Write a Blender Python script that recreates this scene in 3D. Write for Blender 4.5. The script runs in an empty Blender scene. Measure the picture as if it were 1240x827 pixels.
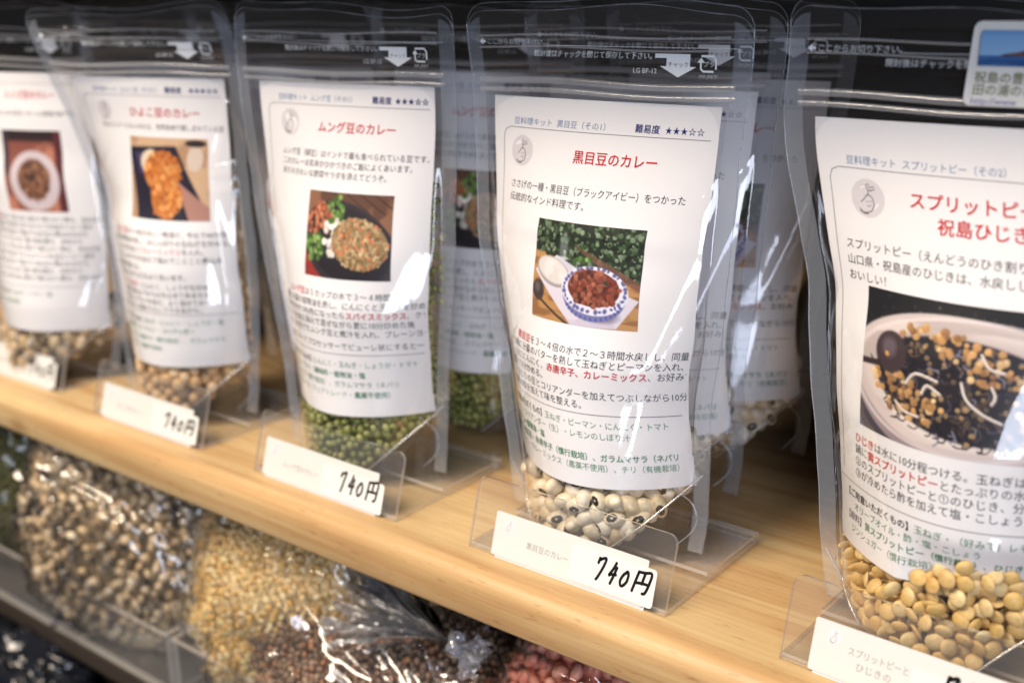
import bpy, bmesh, math, random
import numpy as np
from mathutils import Vector, Matrix

SC = bpy.context.scene
# ------------------------------------------------------------------ camera, world, lights, exposure
CAM_POS = (0.217, -0.381, 0.260); YAW, PITCH, ROLL = 0.672, 0.300, -0.017
cd = bpy.data.cameras.new('camera'); co = bpy.data.objects.new('camera', cd); SC.collection.objects.link(co)
cd.sensor_width = 36.0; cd.lens = 1400/1240*36; cd.clip_start = 0.01; cd.clip_end = 50
_f = Vector((-math.sin(YAW)*math.cos(PITCH), math.cos(YAW)*math.cos(PITCH), -math.sin(PITCH)))
_r = _f.cross(Vector((0, 0, 1))).normalized(); _u = _r.cross(_f)
_r2 = _r*math.cos(ROLL)+_u*math.sin(ROLL); _u2 = -_r*math.sin(ROLL)+_u*math.cos(ROLL)
co.matrix_world = Matrix(((_r2.x, _u2.x, -_f.x, CAM_POS[0]), (_r2.y, _u2.y, -_f.y, CAM_POS[1]), (_r2.z, _u2.z, -_f.z, CAM_POS[2]), (0, 0, 0, 1)))
SC.camera = co
cd.dof.use_dof = True; cd.dof.focus_distance = 0.495; cd.dof.aperture_fstop = 5.4; cd.dof.aperture_blades = 9

w = bpy.data.worlds.new("World"); SC.world = w; w.use_nodes = True
bgn = w.node_tree.nodes['Background']; bgn.inputs[0].default_value = (0.80, 0.78, 0.80, 1); bgn.inputs[1].default_value = 0.05

def area(name, loc, target, sx, sy, power, col):
    ld = bpy.data.lights.new(name, 'AREA'); ld.shape = 'RECTANGLE'; ld.size = sx; ld.size_y = sy; ld.energy = power; ld.color = col
    o = bpy.data.objects.new(name, ld); SC.collection.objects.link(o); o.location = loc
    o.rotation_euler = (Vector(target)-Vector(loc)).to_track_quat('-Z', 'Y').to_euler(); return o
area('window_light', (1.35, -1.85, 0.10), (-.10, 0.0, .08), 0.58, 2.5, 43, (0.77, 0.84, 1.0))
area('ceiling_light', (-0.80, -1.35, 1.75), (-.15, 0.0, .0), 1.1, 0.7, 64, (1.0, 0.84, 0.66))
area('ceiling_light', (0.05, -0.85, 2.10), (-.1, 0.0, .0), 1.6, 0.8, 23, (1.0, 0.93, 0.84))

SC.view_settings.view_transform = 'Standard'; SC.view_settings.look = 'None'; SC.view_settings.exposure = 0.16; SC.view_settings.gamma = 1.0
SC.view_settings.use_curve_mapping = False
SC.render.engine = 'CYCLES'
SC.cycles.transparent_max_bounces = 40; SC.cycles.max_bounces = 8; SC.cycles.caustics_reflective = False; SC.cycles.caustics_refractive = False
SC.cycles.use_denoising = True; SC.cycles.sample_clamp_indirect = 4.0

# ------------------------------------------------------------------ helpers
def lin(r, g, b):
    f = lambda v: (v/255/12.92) if v/255 <= 0.04045 else ((v/255+0.055)/1.055)**2.4
    return (f(r), f(g), f(b), 1.0)
def lin_arr(a):
    a = np.clip(a, 0, 1); return np.where(a <= 0.04045, a/12.92, ((a+0.055)/1.055)**2.4)

def tag(o, label=None, cat=None, group=None, kind=None):
    if label: o['label'] = label
    if cat: o['category'] = cat
    if group: o['group'] = group
    if kind: o['kind'] = kind
    return o
def empty(name, loc=(0, 0, 0), rz=0.0):
    o = bpy.data.objects.new(name, None); SC.collection.objects.link(o); o.location = loc; o.rotation_euler = (0, 0, rz); o.empty_display_size = .02
    return o
def meshobj(name, verts, faces, mats, parent=None, smooth=False, midx=None, loc=None):
    me = bpy.data.meshes.new(name)
    me.from_pydata([tuple(v) for v in verts], [], [tuple(int(i) for i in f) for f in faces])
    for m in (mats if isinstance(mats, (list, tuple)) else [mats]): me.materials.append(m)
    if midx is not None: me.polygons.foreach_set('material_index', np.asarray(midx, dtype=np.int32))
    if smooth: me.polygons.foreach_set('use_smooth', np.ones(len(me.polygons), dtype=bool))
    me.update()
    o = bpy.data.objects.new(name, me); SC.collection.objects.link(o)
    if parent is not None: o.parent = parent
    if loc is not None: o.location = loc
    return o
def fastmesh(name, V, F, mats, parent=None, smooth=True, midx=None):
    """V (n,3) array, F (m,k) array of equal sized faces"""
    V = np.asarray(V, np.float32); F = np.asarray(F, np.int32); k = F.shape[1]
    me = bpy.data.meshes.new(name); me.vertices.add(len(V)); me.vertices.foreach_set('co', V.ravel())
    me.loops.add(F.size); me.loops.foreach_set('vertex_index', F.ravel())
    me.polygons.add(len(F)); me.polygons.foreach_set('loop_start', np.arange(0, F.size, k, dtype=np.int32))
    me.polygons.foreach_set('loop_total', np.full(len(F), k, dtype=np.int32))
    for m in (mats if isinstance(mats, (list, tuple)) else [mats]): me.materials.append(m)
    if midx is not None: me.polygons.foreach_set('material_index', np.asarray(midx, dtype=np.int32))
    if smooth: me.polygons.foreach_set('use_smooth', np.ones(len(F), dtype=bool))
    me.update(calc_edges=True); me.validate()
    o = bpy.data.objects.new(name, me); SC.collection.objects.link(o)
    if parent is not None: o.parent = parent
    return o
def grid_faces(nu, nv):
    i, j = np.meshgrid(np.arange(nu-1), np.arange(nv-1), indexing='ij'); a = (i*nv+j).ravel()
    return np.column_stack([a, a+nv, a+nv+1, a+1])
def box_vf(x0, x1, y0, y1, z0, z1):
    V = [(x0, y0, z0), (x1, y0, z0), (x1, y1, z0), (x0, y1, z0), (x0, y0, z1), (x1, y0, z1), (x1, y1, z1), (x0, y1, z1)]
    F = [(0, 3, 2, 1), (4, 5, 6, 7), (0, 1, 5, 4), (1, 2, 6, 5), (2, 3, 7, 6), (3, 0, 4, 7)]
    return V, F
def tube_vf(pts, r, n=6):
    pts = [Vector(p) for p in pts]; V = []; F = []
    for i, p in enumerate(pts):
        t = (pts[min(i+1, len(pts)-1)]-pts[max(i-1, 0)]).normalized()
        a = t.cross(Vector((0, 0, 1)));
        if a.length < 1e-3: a = t.cross(Vector((1, 0, 0)))
        a.normalize(); b = t.cross(a); rr = r[i] if hasattr(r, '__len__') else r
        for k in range(n):
            an = 2*math.pi*k/n; V.append(p+a*math.cos(an)*rr+b*math.sin(an)*rr)
    for i in range(len(pts)-1):
        for k in range(n): F.append((i*n+k, i*n+(k+1) % n, (i+1)*n+(k+1) % n, (i+1)*n+k))
    F.append(tuple(range(n-1, -1, -1))); F.append(tuple((len(pts)-1)*n+k for k in range(n)))
    return V, F
def noise2(x, y, seed=0, oct=3):
    """cheap smooth value noise on arrays"""
    rng = np.random.RandomState(seed); T = rng.rand(64, 64); out = 0; amp = 1; tot = 0
    for o in range(oct):
        xi = np.floor(x).astype(int); yi = np.floor(y).astype(int); fx = x-xi; fy = y-yi
        fx = fx*fx*(3-2*fx); fy = fy*fy*(3-2*fy)
        g = lambda a, b: T[a % 64, b % 64]
        v = (g(xi, yi)*(1-fx)+g(xi+1, yi)*fx)*(1-fy)+(g(xi, yi+1)*(1-fx)+g(xi+1, yi+1)*fx)*fy
        out = out+v*amp; tot += amp; amp *= .5; x = x*2.03+7.1; y = y*2.03+3.7
    return out/tot

# ------------------------------------------------------------------ materials
def newmat(name):
    m = bpy.data.materials.new(name); m.use_nodes = True; nt = m.node_tree
    for n in list(nt.nodes): nt.nodes.remove(n)
    out = nt.nodes.new('ShaderNodeOutputMaterial'); return m, nt, out
def N(nt, t, **kw):
    n = nt.nodes.new(t)
    for k, v in kw.items():
        if k.startswith('i_'):
            key = k[2:]; key = int(key) if key.isdigit() else key.replace('_', ' ')
            n.inputs[key].default_value = v
        else: setattr(n, k, v)
    return n
def principled(name, col, rough=.5, spec=.5, **kw):
    m, nt, out = newmat(name); p = N(nt, 'ShaderNodeBsdfPrincipled'); p.inputs['Base Color'].default_value = col
    p.inputs['Roughness'].default_value = rough; p.inputs['Specular IOR Level'].default_value = spec
    for k, v in kw.items(): p.inputs[k.replace('_', ' ')].default_value = v
    nt.links.new(p.outputs[0], out.inputs[0]); return m
def film_mat(name, tint=(.985, .985, .99), rough=.05, gain=1.0, haze=.03, bump=0.0, bscale=300, ior=1.5, hazecol=(.9, .9, .93, 1)):
    """thin clear film: transparent with Fresnel gloss and a trace of milky haze"""
    m, nt, out = newmat(name)
    tr = N(nt, 'ShaderNodeBsdfTransparent'); tr.inputs[0].default_value = (*tint, 1)
    gl = N(nt, 'ShaderNodeBsdfGlossy'); gl.inputs['Roughness'].default_value = rough; gl.inputs['Color'].default_value = (1, 1, 1, 1)
    df = N(nt, 'ShaderNodeBsdfDiffuse'); df.inputs[0].default_value = hazecol
    # Schlick reflectance from |N.I|, the same from both sides of a thin sheet
    geo = N(nt, 'ShaderNodeNewGeometry'); dt = N(nt, 'ShaderNodeVectorMath', operation='DOT_PRODUCT')
    ab = N(nt, 'ShaderNodeMath', operation='ABSOLUTE'); iv = N(nt, 'ShaderNodeMath', operation='SUBTRACT', use_clamp=True); iv.inputs[0].default_value = 1.0
    pw = N(nt, 'ShaderNodeMath', operation='POWER'); pw.inputs[1].default_value = 5.0
    ma = N(nt, 'ShaderNodeMath', operation='MULTIPLY_ADD'); ma.inputs[1].default_value = 1-((ior-1)/(ior+1))**2; ma.inputs[2].default_value = ((ior-1)/(ior+1))**2
    ml = N(nt, 'ShaderNodeMath', operation='MULTIPLY', use_clamp=True); ml.inputs[1].default_value = gain
    nt.links.new(geo.outputs['Incoming'], dt.inputs[0]); nt.links.new(geo.outputs['Normal'], dt.inputs[1]); nt.links.new(dt.outputs['Value'], ab.inputs[0])
    nt.links.new(ab.outputs[0], iv.inputs[1]); nt.links.new(iv.outputs[0], pw.inputs[0]); nt.links.new(pw.outputs[0], ma.inputs[0]); nt.links.new(ma.outputs[0], ml.inputs[0])
    m1 = N(nt, 'ShaderNodeMixShader'); m1.inputs[0].default_value = haze
    nt.links.new(tr.outputs[0], m1.inputs[1]); nt.links.new(df.outputs[0], m1.inputs[2])
    m2 = N(nt, 'ShaderNodeMixShader'); nt.links.new(ml.outputs[0], m2.inputs[0])
    nt.links.new(m1.outputs[0], m2.inputs[1]); nt.links.new(gl.outputs[0], m2.inputs[2])
    if bump > 0:
        tc = N(nt, 'ShaderNodeTexCoord'); no = N(nt, 'ShaderNodeTexNoise'); no.inputs['Scale'].default_value = bscale; no.inputs['Detail'].default_value = 2
        bp = N(nt, 'ShaderNodeBump'); bp.inputs['Strength'].default_value = bump; bp.inputs['Distance'].default_value = .0006
        nt.links.new(tc.outputs['Object'], no.inputs['Vector']); nt.links.new(no.outputs[0], bp.inputs['Height'])
        nt.links.new(bp.outputs[0], gl.inputs['Normal']); nt.links.new(bp.outputs[0], dt.inputs[1])
    nt.links.new(m2.outputs[0], out.inputs[0]); return m
def bean_mat(name, cols, rough=.45, spots=None, nscale=260):
    """per-object random tone between cols, fine speckle"""
    m, nt, out = newmat(name); p = N(nt, 'ShaderNodeBsdfPrincipled'); p.inputs['Roughness'].default_value = rough
    oi = N(nt, 'ShaderNodeObjectInfo'); geo = N(nt, 'ShaderNodeNewGeometry'); add = N(nt, 'ShaderNodeMath', operation='ADD'); fr = N(nt, 'ShaderNodeMath', operation='FRACT')
    nt.links.new(oi.outputs['Random'], add.inputs[0]); nt.links.new(geo.outputs['Random Per Island'], add.inputs[1]); nt.links.new(add.outputs[0], fr.inputs[0])
    cr = N(nt, 'ShaderNodeValToRGB'); e = cr.color_ramp.elements
    e[0].color = cols[0]; e[1].color = cols[-1]
    for i, c in enumerate(cols[1:-1]): x = e.new((i+1)/(len(cols)-1)); x.color = c
    nt.links.new(fr.outputs[0], cr.inputs[0])
    tc = N(nt, 'ShaderNodeTexCoord'); no = N(nt, 'ShaderNodeTexNoise'); no.inputs['Scale'].default_value = nscale; no.inputs['Detail'].default_value = 4
    nt.links.new(tc.outputs['Object'], no.inputs['Vector'])
    mx = N(nt, 'ShaderNodeMix', data_type='RGBA', blend_type='MULTIPLY'); mx.inputs[0].default_value = .5
    r2 = N(nt, 'ShaderNodeValToRGB'); r2.color_ramp.elements[0].position = .25; r2.color_ramp.elements[0].color = (.45, .42, .38, 1); r2.color_ramp.elements[1].position = .6
    nt.links.new(no.outputs[0], r2.inputs[0]); nt.links.new(cr.outputs[0], mx.inputs[6]); nt.links.new(r2.outputs[0], mx.inputs[7])
    last = mx.outputs[2]
    if spots == 'eye':
        # black ring with a pale hilum on the flank of the pea, in the pea's own coordinates
        mp = N(nt, 'ShaderNodeMapping'); mp.inputs['Location'].default_value = (0, -0.0030, 0.0009); mp.inputs['Scale'].default_value = (1/.0030, 1/.0026, 1/.0021)
        mp.vector_type = 'POINT'
        sub = N(nt, 'ShaderNodeVectorMath', operation='SUBTRACT'); sub.inputs[1].default_value = (0, 0.0040, 0.0003)
        sc = N(nt, 'ShaderNodeVectorMath', operation='MULTIPLY'); sc.inputs[1].default_value = (1/.0029, 1/.0034, 1/.0021)
        ln = N(nt, 'ShaderNodeVectorMath', operation='LENGTH')
        n3 = N(nt, 'ShaderNodeTexNoise'); n3.inputs['Scale'].default_value = 500
        nt.links.new(tc.outputs['Object'], sub.inputs[0]); nt.links.new(sub.outputs[0], sc.inputs[0]); nt.links.new(sc.outputs[0], ln.inputs[0])
        ad = N(nt, 'ShaderNodeMath', operation='MULTIPLY_ADD'); ad.inputs[1].default_value = .5; nt.links.new(tc.outputs['Object'], n3.inputs[0]); nt.links.new(n3.outputs[0], ad.inputs[0]); nt.links.new(ln.outputs['Value'], ad.inputs[2])
        rp = N(nt, 'ShaderNodeValToRGB'); rp.color_ramp.elements[0].position = .42/1.6; rp.color_ramp.elements[0].color = (0, 0, 0, 1); rp.color_ramp.elements[1].position = .50/1.6
        rp.color_ramp.elements[1].color = (1, 1, 1, 1); x = rp.color_ramp.elements.new(1.18/1.6); x.color = (1, 1, 1, 1); x = rp.color_ramp.elements.new(1.26/1.6); x.color = (0, 0, 0, 1)
        dv = N(nt, 'ShaderNodeMath', operation='DIVIDE'); dv.inputs[1].default_value = 1.6; nt.links.new(ad.outputs[0], dv.inputs[0]); nt.links.new(dv.outputs[0], rp.inputs[0])
        m3 = N(nt, 'ShaderNodeMix', data_type='RGBA'); m3.inputs[7].default_value = (.012, .011, .014, 1)
        nt.links.new(rp.outputs[0], m3.inputs[0]); nt.links.new(last, m3.inputs[6]); last = m3.outputs[2]
    nt.links.new(last, p.inputs['Base Color']); nt.links.new(p.outputs[0], out.inputs[0]); return m
def wood_mat(name, c1, c2, c3):
    m, nt, out = newmat(name); p = N(nt, 'ShaderNodeBsdfPrincipled'); p.inputs['Roughness'].default_value = .42; p.inputs['Specular IOR Level'].default_value = .35
    tc = N(nt, 'ShaderNodeTexCoord'); mp = N(nt, 'ShaderNodeMapping'); mp.inputs['Scale'].default_value = (1.6, 26, 26)
    no = N(nt, 'ShaderNodeTexNoise'); no.inputs['Scale'].default_value = 1.0; no.inputs['Detail'].default_value = 3; no.inputs['Distortion'].default_value = .6
    nt.links.new(tc.outputs['Object'], mp.inputs[0]); nt.links.new(mp.outputs[0], no.inputs[0])
    mu = N(nt, 'ShaderNodeMath', operation='MULTIPLY'); mu.inputs[1].default_value = 9; sn = N(nt, 'ShaderNodeMath', operation='PINGPONG'); sn.inputs[1].default_value = 1
    nt.links.new(no.outputs[0], mu.inputs[0]); nt.links.new(mu.outputs[0], sn.inputs[0])
    cr = N(nt, 'ShaderNodeValToRGB'); cr.color_ramp.elements[0].color = c1; cr.color_ramp.elements[1].color = c2; cr.color_ramp.elements[0].position = .25; cr.color_ramp.elements[1].position = .97
    nt.links.new(sn.outputs[0], cr.inputs[0])
    mp2 = N(nt, 'ShaderNodeMapping'); mp2.inputs['Scale'].default_value = (12, 420, 420); n2 = N(nt, 'ShaderNodeTexNoise'); n2.inputs['Scale'].default_value = 1; n2.inputs['Detail'].default_value = 4
    nt.links.new(tc.outputs['Object'], mp2.inputs[0]); nt.links.new(mp2.outputs[0], n2.inputs[0])
    r2 = N(nt, 'ShaderNodeValToRGB'); r2.color_ramp.elements[0].color = c3; r2.color_ramp.elements[0].position = .3; r2.color_ramp.elements[1].color = (1, 1, 1, 1); r2.color_ramp.elements[1].position = .62
    nt.links.new(n2.outputs[0], r2.inputs[0])
    mx = N(nt, 'ShaderNodeMix', data_type='RGBA', blend_type='MULTIPLY'); mx.inputs[0].default_value = .42
    nt.links.new(cr.outputs[0], mx.inputs[6]); nt.links.new(r2.outputs[0], mx.inputs[7])
    # broad tone drift and small dark flecks
    n4 = N(nt, 'ShaderNodeTexNoise'); n4.inputs['Scale'].default_value = 9; n4.inputs['Detail'].default_value = 5; nt.links.new(tc.outputs['Object'], n4.inputs[0])
    r4 = N(nt, 'ShaderNodeValToRGB'); r4.color_ramp.elements[0].color = (.80, .74, .68, 1); r4.color_ramp.elements[0].position = .3; r4.color_ramp.elements[1].color = (1.0, 1.0, 1.0, 1); r4.color_ramp.elements[1].position = .7
    nt.links.new(n4.outputs[0], r4.inputs[0]); m5 = N(nt, 'ShaderNodeMix', data_type='RGBA', blend_type='MULTIPLY'); m5.inputs[0].default_value = .8
    nt.links.new(mx.outputs[2], m5.inputs[6]); nt.links.new(r4.outputs[0], m5.inputs[7])
    # pores and dark flecks, a few knots
    mp6 = N(nt, 'ShaderNodeMapping'); mp6.inputs['Scale'].default_value = (90, 700, 700); n6 = N(nt, 'ShaderNodeTexNoise'); n6.inputs['Scale'].default_value = 1; n6.inputs['Detail'].default_value = 2
    nt.links.new(tc.outputs['Object'], mp6.inputs[0]); nt.links.new(mp6.outputs[0], n6.inputs[0])
    r6 = N(nt, 'ShaderNodeValToRGB'); r6.color_ramp.elements[0].color = (.62, .50, .38, 1); r6.color_ramp.elements[0].position = .29; r6.color_ramp.elements[1].color = (1, 1, 1, 1); r6.color_ramp.elements[1].position = .36
    nt.links.new(n6.outputs[0], r6.inputs[0]); m7 = N(nt, 'ShaderNodeMix', data_type='RGBA', blend_type='MULTIPLY'); m7.inputs[0].default_value = .55
    nt.links.new(m5.outputs[2], m7.inputs[6]); nt.links.new(r6.outputs[0], m7.inputs[7])
    mp8 = N(nt, 'ShaderNodeMapping'); mp8.inputs['Scale'].default_value = (7, 16, 16); vo = N(nt, 'ShaderNodeTexVoronoi'); vo.inputs['Scale'].default_value = 1
    nt.links.new(tc.outputs['Object'], mp8.inputs[0]); nt.links.new(mp8.outputs[0], vo.inputs[0])
    r8 = N(nt, 'ShaderNodeValToRGB'); r8.color_ramp.elements[0].color = (.50, .30, .16, 1); r8.color_ramp.elements[0].position = .02; r8.color_ramp.elements[1].color = (1, 1, 1, 1); r8.color_ramp.elements[1].position = .11
    nt.links.new(vo.outputs['Distance'], r8.inputs[0]); m9 = N(nt, 'ShaderNodeMix', data_type='RGBA', blend_type='MULTIPLY'); m9.inputs[0].default_value = .55
    nt.links.new(m7.outputs[2], m9.inputs[6]); nt.links.new(r8.outputs[0], m9.inputs[7])
    nt.links.new(m9.outputs[2], p.inputs['Base Color'])
    bp = N(nt, 'ShaderNodeBump'); bp.inputs['Strength'].default_value = .25; bp.inputs['Distance'].default_value = .0006; nt.links.new(n2.outputs[0], bp.inputs['Height']); nt.links.new(bp.outputs[0], p.inputs['Normal'])
    nt.links.new(p.outputs[0], out.inputs[0]); return m

M = {}
M['film'] = film_mat('clear_film', rough=.065, gain=1.9, haze=.004, bump=.12, bscale=110)
M['film_back'] = film_mat('clear_film_back', rough=.10, gain=1.2, haze=.006, bump=.5, bscale=120)
M['seal'] = film_mat('heat_sealed_film', tint=(.93, .94, .97), rough=.16, gain=3.0, haze=.13, bump=.3, bscale=90, hazecol=(.80, .88, 1.0, 1))  # bluish haze puts a silvery window reflection into the seam colour
M['rib'] = film_mat('zipper_rib', tint=(.85, .87, .9), rough=.14, gain=3.5, haze=.26)  # whitish haze colours a sheen into the zipper ribs
M['gusset'] = film_mat('gusset_film', tint=(.95, .93, .90), rough=.14, gain=1.6, haze=.07, bump=.5, bscale=90)
M['acrylic'] = film_mat('clear_acrylic', tint=(.975, .975, .97), rough=.03, gain=.85, haze=.028, bump=.05, bscale=60)
M['acrylic_edge'] = film_mat('acrylic_edge', tint=(.86, .83, .78), rough=.15, gain=2.0, haze=.34, hazecol=(.86, .82, .78, 1))
M['crinkle'] = film_mat('crinkly_bag_film', rough=.07, gain=2.4, haze=.010, bump=.3, bscale=60)
M['edge'] = film_mat('pale_edge_glint', tint=(.8, .85, .9), rough=.15, gain=2.5, haze=.17, hazecol=(.85, .90, 1, 1))  # milky tint colours a highlight into the film outline
M['neck'] = film_mat('gathered_bag_film', tint=(.92, .94, .98), rough=.07, gain=6.0, haze=.20, bump=.5, bscale=120, hazecol=(.82, .88, 1, 1))  # pale bluish haze puts bright window glints into the neck's colour
M['white_ink'] = principled('white_ink', (.8, .82, .84, 1), .5)
M['paper'] = None
def paper_mat(name, c, rough=.75):
    m, nt, out = newmat(name); p = N(nt, 'ShaderNodeBsdfPrincipled'); p.inputs['Roughness'].default_value = rough; p.inputs['Specular IOR Level'].default_value = .25
    tc = N(nt, 'ShaderNodeTexCoord'); no = N(nt, 'ShaderNodeTexNoise'); no.inputs['Scale'].default_value = 700; no.inputs['Detail'].default_value = 5
    nt.links.new(tc.outputs['Object'], no.inputs[0]); cr = N(nt, 'ShaderNodeValToRGB'); cr.color_ramp.elements[0].color = tuple(x*.95 for x in c[:3])+(1,); cr.color_ramp.elements[1].color = c
    nt.links.new(no.outputs[0], cr.inputs[0]); nt.links.new(cr.outputs[0], p.inputs['Base Color'])
    nt.links.new(p.outputs[0], out.inputs[0]); return m
M['paper'] = paper_mat('label_paper', (.865, .85, .855, 1))
M['card'] = paper_mat('price_card', (.65, .64, .61, 1), .5)
M['sticker'] = paper_mat('price_sticker', (.72, .71, .68, 1), .4)
M['under_card'] = paper_mat('under_card', (.66, .70, .80, 1), .5)
INK = dict(black=principled('ink_black', lin(46, 42, 46), .6, .2), red=principled('ink_red', lin(200, 30, 30), .6, .2), blue=principled('ink_blue', lin(110, 138, 175), .6, .2),
           navy=principled('ink_navy', lin(36, 44, 110), .6, .2), green=principled('ink_green', lin(88, 138, 104), .6, .2), grey=principled('ink_grey', lin(122, 116, 120), .6, .2),
           pale=principled('ink_pale', lin(216, 210, 214), .6, .2), marker=principled('marker_black', lin(24, 24, 26), .35, .4), cardgrey=principled('ink_cardgrey', lin(150, 146, 140), .6, .2),
           olive=principled('ink_olive', lin(120, 122, 84), .6, .2), violet=principled('ink_violet', lin(140, 130, 175), .6, .2), white=M['white_ink'])
M['wood'] = wood_mat('pine_board', lin(212, 185, 138), lin(195, 159, 112), (.70, .58, .45, 1))
M['dark_wood'] = principled('dark_board', (.035, .026, .02, 1), .6)
M['black'] = principled('black_backing', (.006, .006, .007, 1), .5)
M['rail'] = principled('black_rail', (.012, .012, .013, 1), .25)
M['pea'] = bean_mat('black_eyed_pea_skin', [lin(238, 226, 200), lin(224, 204, 168), lin(245, 237, 220), lin(212, 188, 152)], .38, 'eye', 300)
M['mung'] = bean_mat('mung_bean_skin', [lin(146, 152, 80), lin(112, 122, 58), lin(172, 172, 104), lin(124, 132, 66)], .45, None, 500)
M['chick'] = bean_mat('chickpea_skin', [lin(226, 190, 142), lin(206, 164, 112), lin(236, 208, 168)], .5, None, 300)
M['split'] = bean_mat('split_pea_flesh', [lin(232, 198, 128), lin(220, 180, 104), lin(236, 210, 152), lin(210, 166, 92)], .5, None, 350)
M['moong'] = bean_mat('split_moong', [lin(246, 212, 142), lin(230, 186, 104), lin(248, 232, 188), lin(214, 170, 92), lin(240, 228, 170)], .5)
M['lentil'] = bean_mat('brown_lentil', [lin(158, 132, 108), lin(122, 102, 88), lin(182, 154, 126), lin(138, 110, 92), lin(186, 132, 90)], .5)
M['redbean'] = bean_mat('red_bean', [lin(228, 150, 124), lin(204, 118, 98), lin(238, 170, 146)], .4)
M['mottle'] = bean_mat('mottled_bean', [lin(244, 222, 186), lin(222, 190, 142), lin(40, 32, 32), lin(236, 208, 162), lin(60, 48, 44), lin(248, 230, 198), lin(206, 172, 128)], .35)
M['greenbean'] = bean_mat('green_bean', [lin(80, 86, 34), lin(58, 62, 26), lin(110, 108, 50)], .5)
M['blackplastic'] = principled('black_plastic', (.01, .012, .018, 1), .12, .6)
# ---- pouch surface model: z rows with left / right seam, film bulging between them ----
W0 = 0.146                                   # flat film width
SEAL = 0.0085
class Bag:
    def __init__(s, rows, z0=0.005, ztop=0.25, dmax=0.029, cap_lo=0.11, bulge=1.0, seed=0, asym=0.0):
        s.z0, s.ztop, s.seed = z0, ztop, seed
        rows = np.array(rows, float)
        s.nz, s.na = 110, 161
        zz = np.linspace(0, 0.262, s.nz); s.zz = zz
        k = np.array([np.interp(zz, rows[:, 0], rows[:, i]) for i in range(1, 5)])
        pad = 5
        kp = np.pad(k, ((0, 0), (pad, pad)), mode='edge'); ker = np.hanning(2*pad+1); ker /= ker.sum()
        k = np.array([np.convolve(r, ker, 'valid') for r in kp])
        rg = np.random.RandomState(seed+5); ph = rg.uniform(0, 6, 6)        # hand-filled pouches: seams wander a little
        wob = lambda a, b: .00030*np.sin(zz*85+ph[a])+.00012*np.sin(zz*210+ph[b])+.0006*np.sin(zz*35+ph[(a+b) % 6])
        k[0] += wob(0, 1); k[2] += wob(2, 3); k[1] += .4*wob(1, 4); k[3] += .4*wob(5, 2)
        s.L = k[:2].T; s.R = k[2:].T
        c = np.linalg.norm(s.R - s.L, axis=1); s.c = c
        t = np.linspace(-1, 1, 201); g = np.cos(np.pi/2*t)**0.8
        # a little skew so the fattest point is not dead centre
        s.front = np.zeros((s.nz, s.na, 2)); s.back = np.zeros((s.nz, s.na, 2)); s.len = np.zeros(s.nz)
        s.D = np.zeros(s.nz); s.s = np.zeros((s.nz, s.na)); s.y = np.zeros((s.nz, s.na))
        for i in range(s.nz):
            ci = (c[i] - 2*SEAL); want = (W0 - 2*SEAL)
            cap = 0.0012 + dmax*np.clip((0.216 - zz[i])/(0.216-cap_lo), 0, 1)**1.2
            lo, hi = 0, 0.06
            for _ in range(22):
                m = (lo+hi)/2
                ln = np.hypot(np.diff(t)*ci/2, np.diff(g)*m).sum()
                if ln < want: lo = m
                else: hi = m
            D = min(lo*bulge, cap); s.D[i] = D
            S = np.concatenate([[-c[i]/2], t*ci/2, [c[i]/2]]); Y = np.concatenate([[0], D*g, [0]])
            ar = np.concatenate([[0], np.cumsum(np.hypot(np.diff(S), np.diff(Y)))]); s.len[i] = ar[-1]
            q = np.linspace(0, ar[-1], s.na)
            s.s[i] = np.interp(q, ar, S); s.y[i] = np.interp(q, ar, Y)
    def _row(s, arr, f):
        i = np.clip(f.astype(int), 0, s.nz-2); w = f-i
        return arr[i]*(1-w) + arr[i+1]*w
    def surf(s, a, z, inset=0.0, side=1):
        """world points of arc position a (metres from the middle) at height z; side 1 front, -1 back"""
        a = np.asarray(a, float).ravel(); z = np.broadcast_to(np.asarray(z, float), a.shape).ravel() if np.ndim(z) == 0 else np.asarray(z, float).ravel()
        f = np.clip(z/0.262*(s.nz-1), 0, s.nz-1.0001); i = f.astype(int); w = f-i
        ln = s.len[i]*(1-w)+s.len[i+1]*w
        u = np.clip((a/ln+0.5)*(s.na-1), 0, s.na-1.0001); j = u.astype(int); v = u-j
        def bil(A): return (A[i, j]*(1-v)+A[i, j+1]*v)*(1-w)+(A[i+1, j]*(1-v)+A[i+1, j+1]*v)*w
        ss, yy = bil(s.s), bil(s.y)
        j2 = np.clip(j, 1, s.na-3)
        ts = s.s[i, j2+2]-s.s[i, j2-1]; ty = s.y[i, j2+2]-s.y[i, j2-1]; m = np.hypot(ts, ty)
        ns, ny = -ty/m, ts/m                      # outward normal in the (s, y) section
        L = s.L[i]*(1-w)[:, None]+s.L[i+1]*w[:, None]; R = s.R[i]*(1-w)[:, None]+s.R[i+1]*w[:, None]
        M = (L+R)/2; e = (R-L)/np.linalg.norm(R-L, axis=1)[:, None]; n = np.stack([e[:, 1], -e[:, 0]], 1)
        ins = np.broadcast_to(inset, a.shape)
        ss = ss - ns*ins; yy = yy - ny*ins
        xy = M + e*ss[:, None] + n*(side*yy)[:, None]
        return np.column_stack([xy, z])
    def vol(s, sx, yy, z):
        """point at chord position sx, depth yy toward the front, height z"""
        sx = np.atleast_1d(sx).astype(float); z = np.atleast_1d(z).astype(float)
        f = np.clip(z/0.262*(s.nz-1), 0, s.nz-1.0001); i = f.astype(int); w = (f-i)[:, None]
        L = s.L[i]*(1-w)+s.L[i+1]*w; R = s.R[i]*(1-w)+s.R[i+1]*w
        M = (L+R)/2; e = (R-L)/np.linalg.norm(R-L, axis=1)[:, None]; n = np.stack([e[:, 1], -e[:, 0]], 1)
        return np.column_stack([M + e*sx[:, None]+n*np.atleast_1d(yy)[:, None], z])
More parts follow.
